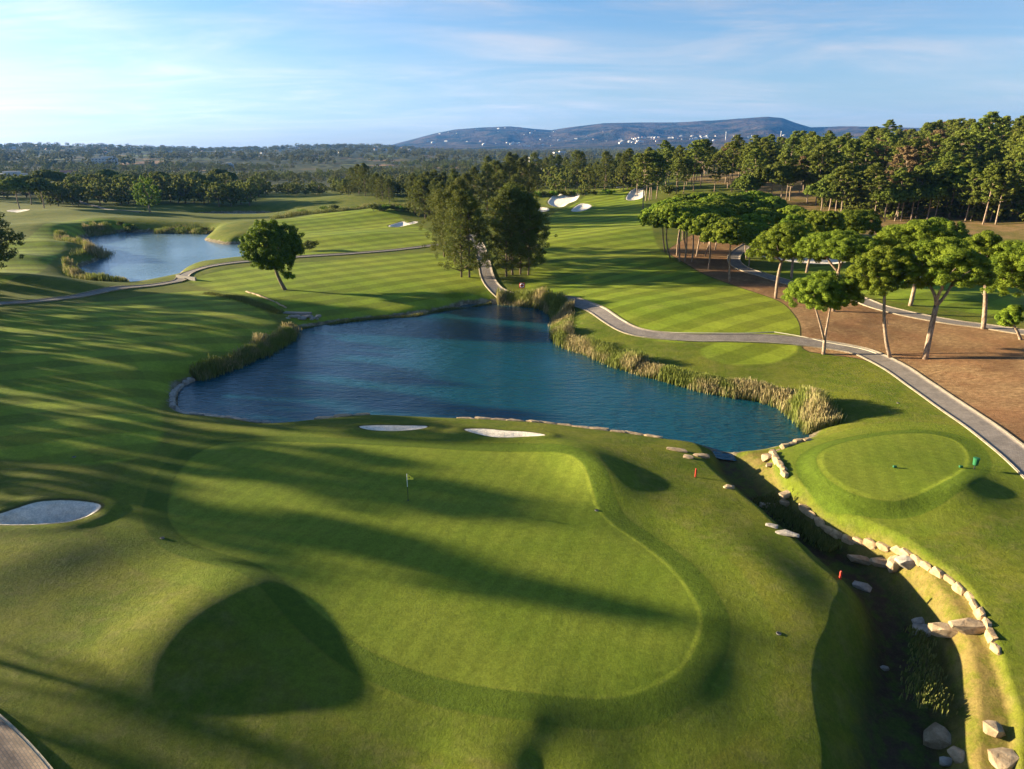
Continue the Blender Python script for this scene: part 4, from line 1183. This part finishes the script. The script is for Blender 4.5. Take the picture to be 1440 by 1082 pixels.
reeds([(1068,712),(1100,735),(1135,762),(1170,785)], 1.2, .45, 130, 15, 'green weeds growing in the stream channel', -1.0, green=.75)
reeds([(1282,930),(1288,980),(1292,1040)], 1.3, .5, 60, 16, 'weeds in the dark lower stream channel', -2.4, green=.75)
reeds([(290,415),(320,420),(355,430),(395,441)], 1.6, .5, 60, 17, 'green weeds in the brook joining pond and lake', 1.2, green=.8)

# ------------------------------------------------------------------ stones
import bmesh
def rock_mesh(name, size, seed, mat, flat=.6, n=34, bev=.06):
    rng = np.random.default_rng(seed)
    bm = bmesh.new()
    for k in range(n):
        d = rng.normal(size=3); d /= np.abs(d).max() ** .85 * np.linalg.norm(d) ** .15
        bm.verts.new((d[0] * size[0] / 2, d[1] * size[1] / 2, d[2] * size[2] / 2 ))
    r = bmesh.ops.convex_hull(bm, input=bm.verts)
    bmesh.ops.delete(bm, geom=list({g for g in r['geom_interior'] + r['geom_unused'] if isinstance(g, bmesh.types.BMVert)}), context='VERTS')
    bmesh.ops.bevel(bm, geom=list(bm.edges), offset=min(size) * bev, segments=1, affect='EDGES', clamp_overlap=True)
    me = bpy.data.meshes.new(name); bm.to_mesh(me); bm.free(); me.materials.append(mat)
    return me
def boulder(px, py, w, d, h, rz, label, seed, mat='rock', group=None, sink=.3):
    x, y, z = GT(px, py)
    o = link('boulder', rock_mesh('boulder', (w, d, h), seed, M[mat]), None, (x, y, z + h * (.5 - sink)), rz)
    tag(o, label, 'rock', group)
B_ = [
 (1107,696,1.5,.7,.45,.5,'pale pointed slab at the foot of the stone edging, upper of two','rock'),(1104,708,.8,.8,.4,1.4,'small pale slab below the pointed one by the edging','rock'),(1082,713,1.6,.6,.35,-.2,'flat pale slab at the edge of the green stream weeds','rock'),
 (1211,788,1.9,1.0,.5,-.4,'pale flat slab left of a row of three above the stream','rock'),(1241,793,1.6,.9,.5,-.1,'pale flat slab in the middle of the row of three','rock'),(1257,797,1.0,.8,1.2,.2,'upright squarish boulder with a lit left face','rock'),(1276,794,1.5,.9,.8,-.2,'grey boulder touching the stone edging','rock_g'),
 (1295,877,1.1,.6,.45,.1,'small rounded pale rock above a larger one by the dark stream','rock_g'),(1301,891,1.4,1.0,.6,-.1,'rounded pale rock on the brink of the dark stream','rock_g'),
 (1335,892,2.3,.8,.75,-.35,'long rugged golden boulder, lower of two logs of rock','rock'),(1362,885,2.1,.85,.85,-.2,'long golden boulder butting against the stone edging','rock'),
 (1212,826,1.2,.7,.4,-.7,'grey stone on the shaded left bank of the stream','rock_g'),(1107,752,1.6,.6,.35,-.4,'grey flat stone on the shaded bank below the upper weeds','rock_g'),(1085,741,.9,.45,.25,-.5,'long grey stone half buried in the shaded bank','rock_g'),
 (952,634,1.9,.5,.3,-.4,'flat white stone at the lake outlet, leftmost','rock'),(968,644,.9,.5,.3,-.4,'small white stone at the lake outlet','rock'),(986,642,1.5,.6,.3,-.2,'flat white stone in the middle of the lake outlet','rock'),(1025,686,.9,.5,.3,0,'small white stone in the shade below the outlet','rock'),
 (1320,1042,1.4,1.3,1.0,-.5,'big pinkish boulder half lit at the lower stream','rock'),(1346,1066,.8,.8,.6,.4,'squarish golden rock beside the big pinkish boulder','rock'),(1331,1074,.7,.5,.4,.2,'bluish rock in the shade under the squarish one','rock_g'),
 (1396,1029,.85,.8,.6,.3,'solitary round cream boulder on the grass','rock'),(1412,1072,1.35,1.0,.7,.2,'large flat topped orange boulder at the lower right corner','rock'),(1243,941,.5,.3,.25,0,'tiny white stone on the dark slope','rock_g'),
 (1080,646,1.3,.9,.6,.2,'chunky golden rock where the edging meets the outlet','rock'),(1084,655,1.0,.5,.3,.2,'flat stone below the chunky golden rock','rock'),
]
for i, (a, b, w, d, h, rz, lab, m) in enumerate(B_): boulder(a, b, w, d, h, rz, lab, 40 + i, m)

def stone_row(pts, name, label, mat, w, d, h, step, seed, cat='stone edging', sink=.46, smooth_n=4, z=1.0):
    P = resample(line(pts, z, smooth_n), step)
    rng = np.random.default_rng(seed)
    x0, y0 = P[len(P) // 2]
    e = tag(empty(name, (x0, y0, H1(x0, y0))), label, cat)
    ez = e.location.z
    n = min(100, len(P) - 1)
    for i in range(n):
        a, b = P[i], P[i + 1]; c = (a + b) / 2; L = np.hypot(*(b - a))
        hh = h * rng.uniform(.8, 1.2)
        o = link('stone', rock_mesh('stone', (L * rng.uniform(1.08, 1.25), d * rng.uniform(.9, 1.15), hh), seed * 100 + i, mat, n=40, bev=.05), e,
                 (c[0] - x0 + rng.normal() * .05, c[1] - y0 + rng.normal() * .05, max(H1(*c), -.05) - ez + hh * (.5 - sink)), math.atan2(b[1] - a[1], b[0] - a[0]))
stone_row(WALLPX[:8], 'stone_edging', 'pale stone edging curving round the lake outlet above the tee', M['stone'], 1, .55, .5, .8, 3, z=1.0)
stone_row(WALLPX[9:], 'stone_edging', 'long line of golden stones retaining the tee bank beside the stream', M['stone'], 1, .42, .55, .80, 4, z=1.6)
stone_row([(243,578),(243,560),(250,546),(262,537),(272,534)], 'shore_stones', 'grey shore stones at the shaded west tip of the lake', M['rock_g'], 1, .7, .6, .8, 5, z=.2)
stone_row([(246,574),(258,586),(285,590),(320,592),(350,597),(380,599)], 'shore_stones', 'low grey shore stones under the south west lawn', M['rock_g'], 1, .5, .3, .8, 6, z=.2, sink=.2)
stone_row([(445,591),(480,589),(500,587),(520,586)], 'shore_stones', 'pale flat stones on the south shore left of the narrow bunker', M['rock'], 1, .6, .4, 1.2, 7, z=.2)
stone_row([(645,591),(680,593),(700,595),(735,597),(760,599),(790,602),(815,606),(850,610),(890,615),(930,621)], 'shore_stones', 'scattered flat shore stones behind the half lit bunker', M['rock'], 1, .5, .35, 1.5, 8, z=.2)
stone_row([(346,411),(362,416),(380,422),(402,431)], 'stone_edging', 'thin pale stone line above the brook left of the lake', M['stone'], 1, .3, .35, .9, 9, z=1.6)

# stone weir with slab where the brook enters the lake
X, Y, Z = GT(418, 446)
e = tag(empty('stone_weir', (X, Y, Z)), 'grey stone weir with a slab where the brook enters the lake', 'weir')
mb = MB(); mb.box((-.4, 1.6, .25), (4.6, 1.0, .35), -.12); mb.build('slab', M['grey'], e)
rng = np.random.default_rng(3)
for k in range(22):
    w = rng.uniform(.6, 1.2)
    link('stone', rock_mesh('stone', (w, w * .7, .45), 900 + k, M['rock_g']), e, (rng.uniform(-1.6, 3.6), rng.uniform(-1.6, .8), .0 + rng.uniform(-.1, .15)), rng.uniform(0, 3))
# culvert bridge under the left path
X, Y, Z = GT(262, 393)
e = tag(empty('culvert_wall', (X, Y, Z), -.55), 'low concrete culvert wall under the pond side path bend', 'culvert')
mb = MB(); mb.box((0, 0, .1), (6.5, .35, 1.2)); mb.build('headwall', M['grey'], e)
mb = MB(); mb.tube([(0, -.35, -.1), (0, -.17, -.1)], .42, 14); mb.build('pipe', M['black'], e)

# ------------------------------------------------------------------ golf furniture
def at(name, px, py, label, cat, group=None, rz=0):
    x, y, z = GT(px, py)
    return tag(empty(name, (x, y, z), rz), label, cat, group)
e = at('flagstick', 574, 704, 'yellow triangular flag on a slim pole standing in the hole of the green', 'flag')
mb = MB(); mb.tube([(0, 0, -.05), (0, 0, 1.15)], .022, 8); mb.build('lower_pole', M['black'], e)
mb = MB(); mb.tube([(0, 0, 1.15), (0, 0, 2.22)], .022, 8); mb.build('upper_pole', M['whitep'], e)
mb = MB()
V = []
for i in range(7):
    t = i / 6; w = .04 * math.sin(t * 6); V += [(.03 + .45 * t, w, 2.2 - .34 * t * .9), (.03 + .45 * t, w, 1.72 + .16 * t * .3)]
for s in (0.006, -0.006):
    mb.add([(a, b + s, c) for a, b, c in V], [(2 * i, 2 * i + 1, 2 * i + 3, 2 * i + 2) for i in range(6)])
fl = mb.build('flag', M['yellow'], e)
for s in (-1, 1):
    mb = MB(); mb.add([(.17 + .055 * math.cos(a) , s * .014 + .035, 1.90 + .07 * math.sin(a)) for a in [k * 1.047 for k in range(6)]], [tuple(range(6))]); mb.build('emblem', M['black'], fl)
mb = MB(); mb.tube([(0, 0, .0), (0, 0, .012)], .075, 16); mb.build('hole', M['black'], e)
def stake(px, py, h, label):
    e = at('hazard_stake', px, py, label, 'stake', 'red hazard stakes')
    mb = MB(); mb.box((0, 0, h / 2 - .05), (.11, .11, h)); mb.build('post', M['red'], e)
    mb = MB(); mb.box((0, 0, h - .01), (.11, .11, .08), 0, .3); mb.build('tip', M['red'], e)
stake(978, 671, .75, 'red stake on the bank near the lake outlet'); stake(1181, 815, .6, 'red stake on the bank above the lower stream')
for a, b, lab in ((1258, 658, 'green tee marker in the middle of the tee'), (1351, 658, 'green tee marker near the right end of the tee')):
    e = at('tee_marker', a, b, lab, 'tee marker', 'tee markers')
    mb = MB(); mb.tube([(-.16, 0, .09), (-.12, 0, .1), (.12, 0, .1), (.16, 0, .09)], [.05, .1, .1, .05], 10); mb.build('body', M['greenp'], e)
    mb = MB(); mb.tube([(0, 0, -.1), (0, 0, .05)], .02, 6); mb.build('spike', M['black'], e)
e = at('tee_bin', 1370, 660, 'small green bin on a post on the hump right of the tee', 'bin')
mb = MB(); mb.tube([(0, 0, .35), (0, 0, .40), (0, 0, .92)], [.15, .19, .23], 14); mb.build('container', M['greenp'], e)
mb = MB(); mb.tube([(0, 0, .92), (0, 0, .97), (0, 0, 1.0)], [.25, .25, .12], 14); mb.build('lid', M['greenp'], e)
mb = MB(); mb.tube([(0, 0, -.1), (0, 0, .36)], .04, 8); mb.build('post', M['black'], e)
# ring board on the north shore
e = at('lifebuoy_stand', 734, 411, 'red and white ring board on a post between path and reeds', 'lifebuoy stand')
mb = MB(); mb.box((0, 0, .55), (.12, .12, 1.3)); mb.build('post', M['red'], e)
mb = MB(); mb.box((0, .05, 1.25), (1.05, .06, 1.0)); mb.build('board', M['red'], e)
def torus(mb, R0, r0, a0, a1, z, y):
    n = 18; mb.tube([(R0 * math.cos(a0 + (a1 - a0) * i / n), y, z + R0 * math.sin(a0 + (a1 - a0) * i / n)) for i in range(n + 1)], r0, 8)
rg = MB(); torus(rg, .33, .09, 0, 2 * math.pi, 1.25, -.08); ring = rg.build('ring', M['whitep'], e, smooth_=True)
for k in range(4):
    b = MB(); torus(b, .33, .097, k * math.pi / 2 - .18, k * math.pi / 2 + .18, 1.25, -.08); b.build('band', M['red'], ring)
# small yardage discs, covers
for a, b, lab in ((104, 643, 'small pale drain cover in the shaded left fairway'), (1095, 891, 'small pale drain cover in a hollow right of the green'), (228, 757, 'tiny white marker in the fringe left of the green'), (839, 718, 'tiny dark drain grate at the right edge of the green'),(1263,567,'small dark sprinkler cover on the lawn beside the paved path')):
    e = at('drain_cover', a, b, lab, 'drain cover', 'small covers in the turf')
    mb = MB(); mb.tube([(0, 0, -.05), (0, 0, .03)], .14, 16); mb.build('rim', M['grey'], e)
    mb = MB(); mb.tube([(0, 0, .03), (0, 0, .045)], .11, 16); mb.build('lid', M['whitep'] if False else M['black'], e)
# rope between path and fairway
for px, lab in (([(830,424),(850,434),(873,447),(905,458),(945,464),(985,467),(1040,470),(1088,471)], 'cream rope edging along the fairway above the curving path'),
                ([(1088,471),(1130,477),(1160,483),(1190,488),(1215,493),(1234,499)], 'cream edging strip between the straw bed and the path')):
    P = resample(line(px, 2.8, 5), 1.2); Z = height(P[:, 0], P[:, 1]) + .06
    mb = MB(); mb.tube([(a, b, c) for (a, b), c in zip(P, Z)], .055, 5)
    tag(mb.build('rope_edging', M['cable']), lab, 'rope edging')
# shrubs on the course
def shrub_mesh(seed, w, h, mat, leaf=.3, per=60, n=14):
    rng = np.random.default_rng(seed)
    cen = [(rng.normal() * w * .25, rng.normal() * w * .25, h * (.25 + .45 * rng.random())) for _ in range(n)]
    return clumps_mesh(rng, cen, [h * .3] * n, per, leaf, 'leaves', mat)
sh = [shrub_mesh(60 + i, 2.4, 1.8, M[('wood', 'oak', 'casu')[i]]) for i in range(3)]
def shrub(px, py, s, k, label, group):
    x, y, z = GT(px, py)
    e = tag(empty('shrub', (x, y, z), px, s), label, 'shrub', group)
    link('leaves', sh[k], e); mb = MB(); mb.tube([(0, 0, -.1), (0, 0, .6)], .06, 5); mb.build('stem', M['bark_d'], e)
for i, (a, b, s) in enumerate([(748,277,1.6),(755,278,1.7),(764,277,1.6),(772,276,1.3),(780,276,1.5),(790,275,1.7),(800,276,1.6),(808,276,1.7),(818,275,1.5),(835,274,1.2),(855,274,1.5)]):
    shrub(a, b, s, i % 3, 'rounded dark shrub in the row behind the bunkers of the distant green', 'shrub row behind the bunkers')
for i, (a, b, s) in enumerate([(418,302,.9),(424,300,1.),(432,301,.8),(446,299,.8),(458,298,1.4),(471,297,1.6),(480,296,.7),(500,294,.8),(525,297,1.6),(535,297,1.1),(542,296,1.3),(550,296,1.2),(558,296,1.3),(566,297,1.2),(574,298,1.1),(582,299,1.0)]):
    shrub(a, b, s, i % 3, 'small shrub planted in the rough strip left of the casuarina row', 'shrubs in the rough strip')
for i, (a, b, s) in enumerate([(186,325,1.6),(178,322,1.1),(170,318,1.),(240,326,1.2),(256,326,1.1),(285,326,1.1)]):
    shrub(a, b, s, i % 3, 'dark shrub on the far shore of the left pond', 'shrubs at the left pond')
X, Y, Z = GT(940, 276)
shrub(941, 275, 2.6, 2, 'tawny bush in the sunlit grass right of the slender pines', None)
shrub(435, 352, 1.6, 2, 'dry bush behind the lone round tree', None)

# ------------------------------------------------------------------ houses
def house_proto(w, d, h, seed, gable):
    mb = MB(); mb.box((0, 0, h / 2 - .5), (w, d, h + 1)); walls = mb.mesh('wall', M['white'])
    mb = MB()
    if gable:
        o = .5; mb.add([(-w / 2 - o, -d / 2 - o, h + .01), (w / 2 + o, -d / 2 - o, h + .01), (w / 2 + o, d / 2 + o, h + .01), (-w / 2 - o, d / 2 + o, h + .01), (-w / 2 - o, 0, h + d * .22), (w / 2 + o, 0, h + d * .22)],
               [(0, 1, 5, 4), (2, 3, 4, 5), (1, 2, 5), (3, 0, 4), (3, 2, 1, 0)])
        roof = mb.mesh('roof', M['terracotta'])
    else:
        mb.box((0, 0, h + .35), (w + .3, d + .3, .5)); mb.box((w * .12, 0, h + 1.6), (w * .45, d * .6, 2.2)); roof = mb.mesh('roof', M['white'])
    wins = []
    nx = max(2, int(w / 4))
    for fl in range(max(1, int(h / 3))):
        for i in range(nx):
            mb = MB(); mb.box((-w / 2 + (i + .5) * w / nx, -d / 2 - .02, 1.5 + fl * 3), (1.4, .1, 1.4)); wins.append(mb.mesh('window', M['glass']))
    return walls, roof, wins
HP = [house_proto(16, 11, 6, 1, True), house_proto(20, 12, 7, 2, False), house_proto(30, 13, 9, 3, False)]
def house(x, y, k, s, rz, label, group, win=True, cat='house', name='white_house'):
    z = H1(x, y); e = tag(empty(name, (x, y, z), rz, s), label, cat, group)
    w, r_, wi = HP[k]; link('wall', w, e); link('roof', r_, e)
    if win:
        for m in wi: link('window', m, e)
rh = random.Random(3)
def mass(n, x0, x1, rlo, rhi, slo, shi, label, group, win=False, cl=1):
    for i in range(n):
        px = rh.uniform(x0, x1) if cl == 1 else rh.gauss((x0 + x1) / 2, (x1 - x0) / 5)
        u, f, d = ray(px, 200); az = math.atan2(u, f); r = rh.uniform(rlo, rhi)
        house(r * math.sin(az), r * math.cos(az), rh.randrange(3), rh.uniform(slo, shi), rh.uniform(-.6, .6), label, group, win)
mass(16, 590, 780, 6900, 8200, 0.5, 1.0, 'white house high on the left shoulder of the mountain', 'houses on the mountain shoulder')
mass(30, 600, 860, 5600, 6900, 0.7, 1.2, 'white house on the lower left slope of the mountain', 'houses on the lower left mountain slope')
mass(36, 870, 930, 5000, 6300, 0.7, 1.3, 'white house in the village at the middle foot of the mountain', 'houses of the middle village')
mass(26, 940, 1010, 5200, 6300, 0.7, 1.25, 'white house in the second village cluster below the ridge', 'houses of the second village')
mass(16, 1020, 1130, 5400, 6300, 0.7, 1.2, 'white house scattered under the summit', 'houses under the summit')
mass(30, 0, 330, 2500, 3700, .45, .9, 'white villa on the low wooded hills at left', 'villas on the left hills')
mass(14, 340, 560, 2600, 3700, .45, .8, 'white villa on the low hills between pond and mountain', 'villas on the middle hills')
mass(14, 560, 860, 3000, 4400, .6, 1.1, 'white building on the plain at the mountain foot', 'buildings at the mountain foot')
for px, r, k, s, lab in ((148, 1500, 2, 1.3, 'large white villa shining among the trees at left'), (320, 1300, 1, .9, 'white house with flat roof in the scrub above the strip of water'), (95, 900, 0, 1.0, 'terracotta roofed house among the trees at far left'),
                         (8, 700, 2, .8, 'long pale building at the far left edge'), (788, 2100, 2, 1.4, 'long reddish roofed building on the plain below the mountain'), (752, 1500, 1, 1.3, 'cream house beside the orchard right of the dark crowns')):
    u, f, d = ray(px, 230); az = math.atan2(u, f)
    house(r * math.sin(az), r * math.cos(az), k, s, .2, lab, None, True)
u, f, d = ray(765, 245); az = math.atan2(u, f); r = 720; x, y = r * math.sin(az), r * math.cos(az)
e = tag(empty('greenhouse', (x, y, H1(x, y)), .1), 'long pale greenhouse seen over the tree tops left of the distant green', 'greenhouse')
mb = MB(); mb.box((0, 0, 2.5), (30, 14, 6)); mb.build('wall', M['grey'], e)
for k in range(3):
    mb = MB(); mb.tube([(-10 + k * 10, -7.1, 5.5), (-10 + k * 10, 7.1, 5.5)], 4.9, 20); mb.build('roof', M['whitep'], e)
for px, r in ((1020, 5600), (1097, 5600)):
    u, f, d = ray(px, 200); az = math.atan2(u, f); x, y = r * math.sin(az), r * math.cos(az)
    e = tag(empty('pale_tower', (x, y, H1(x, y))), 'thin pale tower %s of the two under the mountain summit' % ('left' if px < 1050 else 'right'), 'tower')
    mb = MB(); mb.tube([(0, 0, -3), (0, 0, 50)], [3, 2.2], 10); mb.build('shaft', M['white'], e)
    mb = MB(); mb.tube([(0, 0, 50), (0, 0, 53), (0, 0, 58)], [4, 4, 1], 10); mb.build('cap', M['white'], e)

# ------------------------------------------------------------------ light, sky, air
SUN_EL, SUN_AZ = 10.5, None
to_sun = Vector((-.962, .262, math.tan(R(SUN_EL)))).normalized()
sl = bpy.data.lights.new('sun', 'SUN'); sl.energy = 5.0; sl.angle = R(.9); sl.color = (1, .83, .56)
so = bpy.data.objects.new('sun', sl); COL.objects.link(so); so.rotation_euler = to_sun.to_track_quat('Z', 'Y').to_euler()
w = bpy.data.worlds.new('World'); sc.world = w; w.use_nodes = True
N, L = w.node_tree.nodes, w.node_tree.links
bg = N['Background']
sky = N.new('ShaderNodeTexSky'); sky.sky_type = 'NISHITA'; sky.sun_disc = False
sky.sun_elevation = R(SUN_EL); sky.sun_rotation = math.atan2(to_sun.x, to_sun.y)
sky.altitude = 100; sky.air_density = 1.0; sky.dust_density = .9; sky.ozone_density = 4.5
tc = N.new('ShaderNodeTexCoord')
sep = N.new('ShaderNodeSeparateXYZ'); L.new(tc.outputs['Generated'], sep.inputs[0])
def m_(op, a, b=None, clamp=False):
    o = N.new('ShaderNodeMath'); o.operation = op; o.use_clamp = clamp
    for i, x in enumerate((a, b)):
        if x is None: continue
        if isinstance(x, (int, float)): o.inputs[i].default_value = x
        else: L.new(x, o.inputs[i])
    return o.outputs[0]
zz = m_('ADD', m_('MAXIMUM', sep.outputs[2], 0.0), .10)
cmb = N.new('ShaderNodeCombineXYZ'); L.new(m_('DIVIDE', sep.outputs[0], zz), cmb.inputs[0]); L.new(m_('DIVIDE', sep.outputs[1], zz), cmb.inputs[1])
def cloud(scale, rot, sc3, lo, hi, dist=.6, off=(0, 0, 0)):
    mp = N.new('ShaderNodeMapping'); mp.inputs['Rotation'].default_value = (0, 0, R(rot)); mp.inputs['Scale'].default_value = sc3; mp.inputs['Location'].default_value = off
    L.new(cmb.outputs[0], mp.inputs[0])
    n = N.new('ShaderNodeTexNoise'); n.inputs['Scale'].default_value = scale; n.inputs['Detail'].default_value = 8; n.inputs['Roughness'].default_value = .6; n.inputs['Distortion'].default_value = dist
    L.new(mp.outputs[0], n.inputs['Vector'])
    r = N.new('ShaderNodeMapRange'); r.interpolation_type = 'SMOOTHSTEP'; L.new(n.outputs['Fac'], r.inputs[0]); r.inputs[1].default_value = lo; r.inputs[2].default_value = hi
    return r.outputs[0]
c1 = cloud(.5, 22, (1, 1.9, 1), .38, .82, 1.1, (1.3, .4, 0)); c2 = cloud(2.2, 25, (1, 3.5, 1), .5, .85, .9); c3 = cloud(.25, 10, (1, 1.6, 1), .35, .60, .3)
cm_ = m_('MULTIPLY', m_('ADD', m_('MULTIPLY', c1, .75), m_('MULTIPLY', c2, .18)), m_('ADD', m_('MULTIPLY', c3, .8), .2), True)
hz = N.new('ShaderNodeMapRange'); L.new(sep.outputs[2], hz.inputs[0]); hz.inputs[1].default_value = .0; hz.inputs[2].default_value = .06
cm_ = m_('MULTIPLY', cm_, hz.outputs[0], True)
bw = N.new('ShaderNodeRGBToBW'); L.new(sky.outputs[0], bw.inputs[0])
vm = N.new('ShaderNodeVectorMath'); vm.operation = 'SCALE'; vm.inputs[0].default_value = (1.95, 1.75, 1.62); L.new(bw.outputs[0], vm.inputs['Scale'])
veil = N.new('ShaderNodeMapRange'); veil.interpolation_type = 'SMOOTHSTEP'; L.new(sep.outputs[2], veil.inputs[0]); veil.inputs[1].default_value = .24; veil.inputs[2].default_value = -.02; veil.inputs[3].default_value = 0; veil.inputs[4].default_value = .42
c4 = cloud(1.1, 15, (1, 2.2, 1), .25, .75, .5, (4, 2, 0))
cm_ = m_('ADD', cm_, m_('MULTIPLY', veil.outputs[0], m_('ADD', m_('MULTIPLY', c4, .5), .55)), True)
mx = N.new('ShaderNodeMix'); mx.data_type = 'RGBA'; L.new(m_('MULTIPLY', cm_, .85), mx.inputs[0]); L.new(sky.outputs[0], mx.inputs[6]); L.new(vm.outputs[0], mx.inputs[7])
L.new(mx.outputs[2], bg.inputs['Color']); bg.inputs['Strength'].default_value = .051

HAZE = 3.6e-5
if HAZE:
    mb = MB(); mb.box((0, 5500, 330), (26000, 17000, 700))
    hm = bpy.data.materials.new('air'); hm.use_nodes = True; hn = hm.node_tree.nodes
    hn.remove(hn['Principled BSDF']); pv_ = hn.new('ShaderNodeVolumePrincipled')
    pv_.inputs['Color'].default_value = (.10, .36, 1, 1); pv_.inputs['Density'].default_value = HAZE; pv_.inputs['Anisotropy'].default_value = .2
    hm.node_tree.links.new(pv_.outputs[0], hn['Material Output'].inputs['Volume'])
    tag(mb.build('haze', hm), kind='stuff')

cam = bpy.data.cameras.new('camera'); co = bpy.data.objects.new('camera', cam); COL.objects.link(co)
co.location = (0, 0, CZ); co.rotation_euler = (math.pi / 2 - TILT, 0, 0)
cam.sensor_width = 36; cam.sensor_fit = 'HORIZONTAL'; cam.lens = 36 * FPX / 1440
cam.clip_start = .1; cam.clip_end = 40000
sc.camera = co
sc.render.engine = 'CYCLES'
sc.cycles.use_denoising = True
sc.cycles.max_bounces = 5; sc.cycles.diffuse_bounces = 2; sc.cycles.glossy_bounces = 2; sc.cycles.transmission_bounces = 2; sc.cycles.volume_bounces = 0
sc.view_settings.view_transform = 'Standard'; sc.view_settings.look = 'None'; sc.view_settings.exposure = 2.25; sc.view_settings.gamma = 1
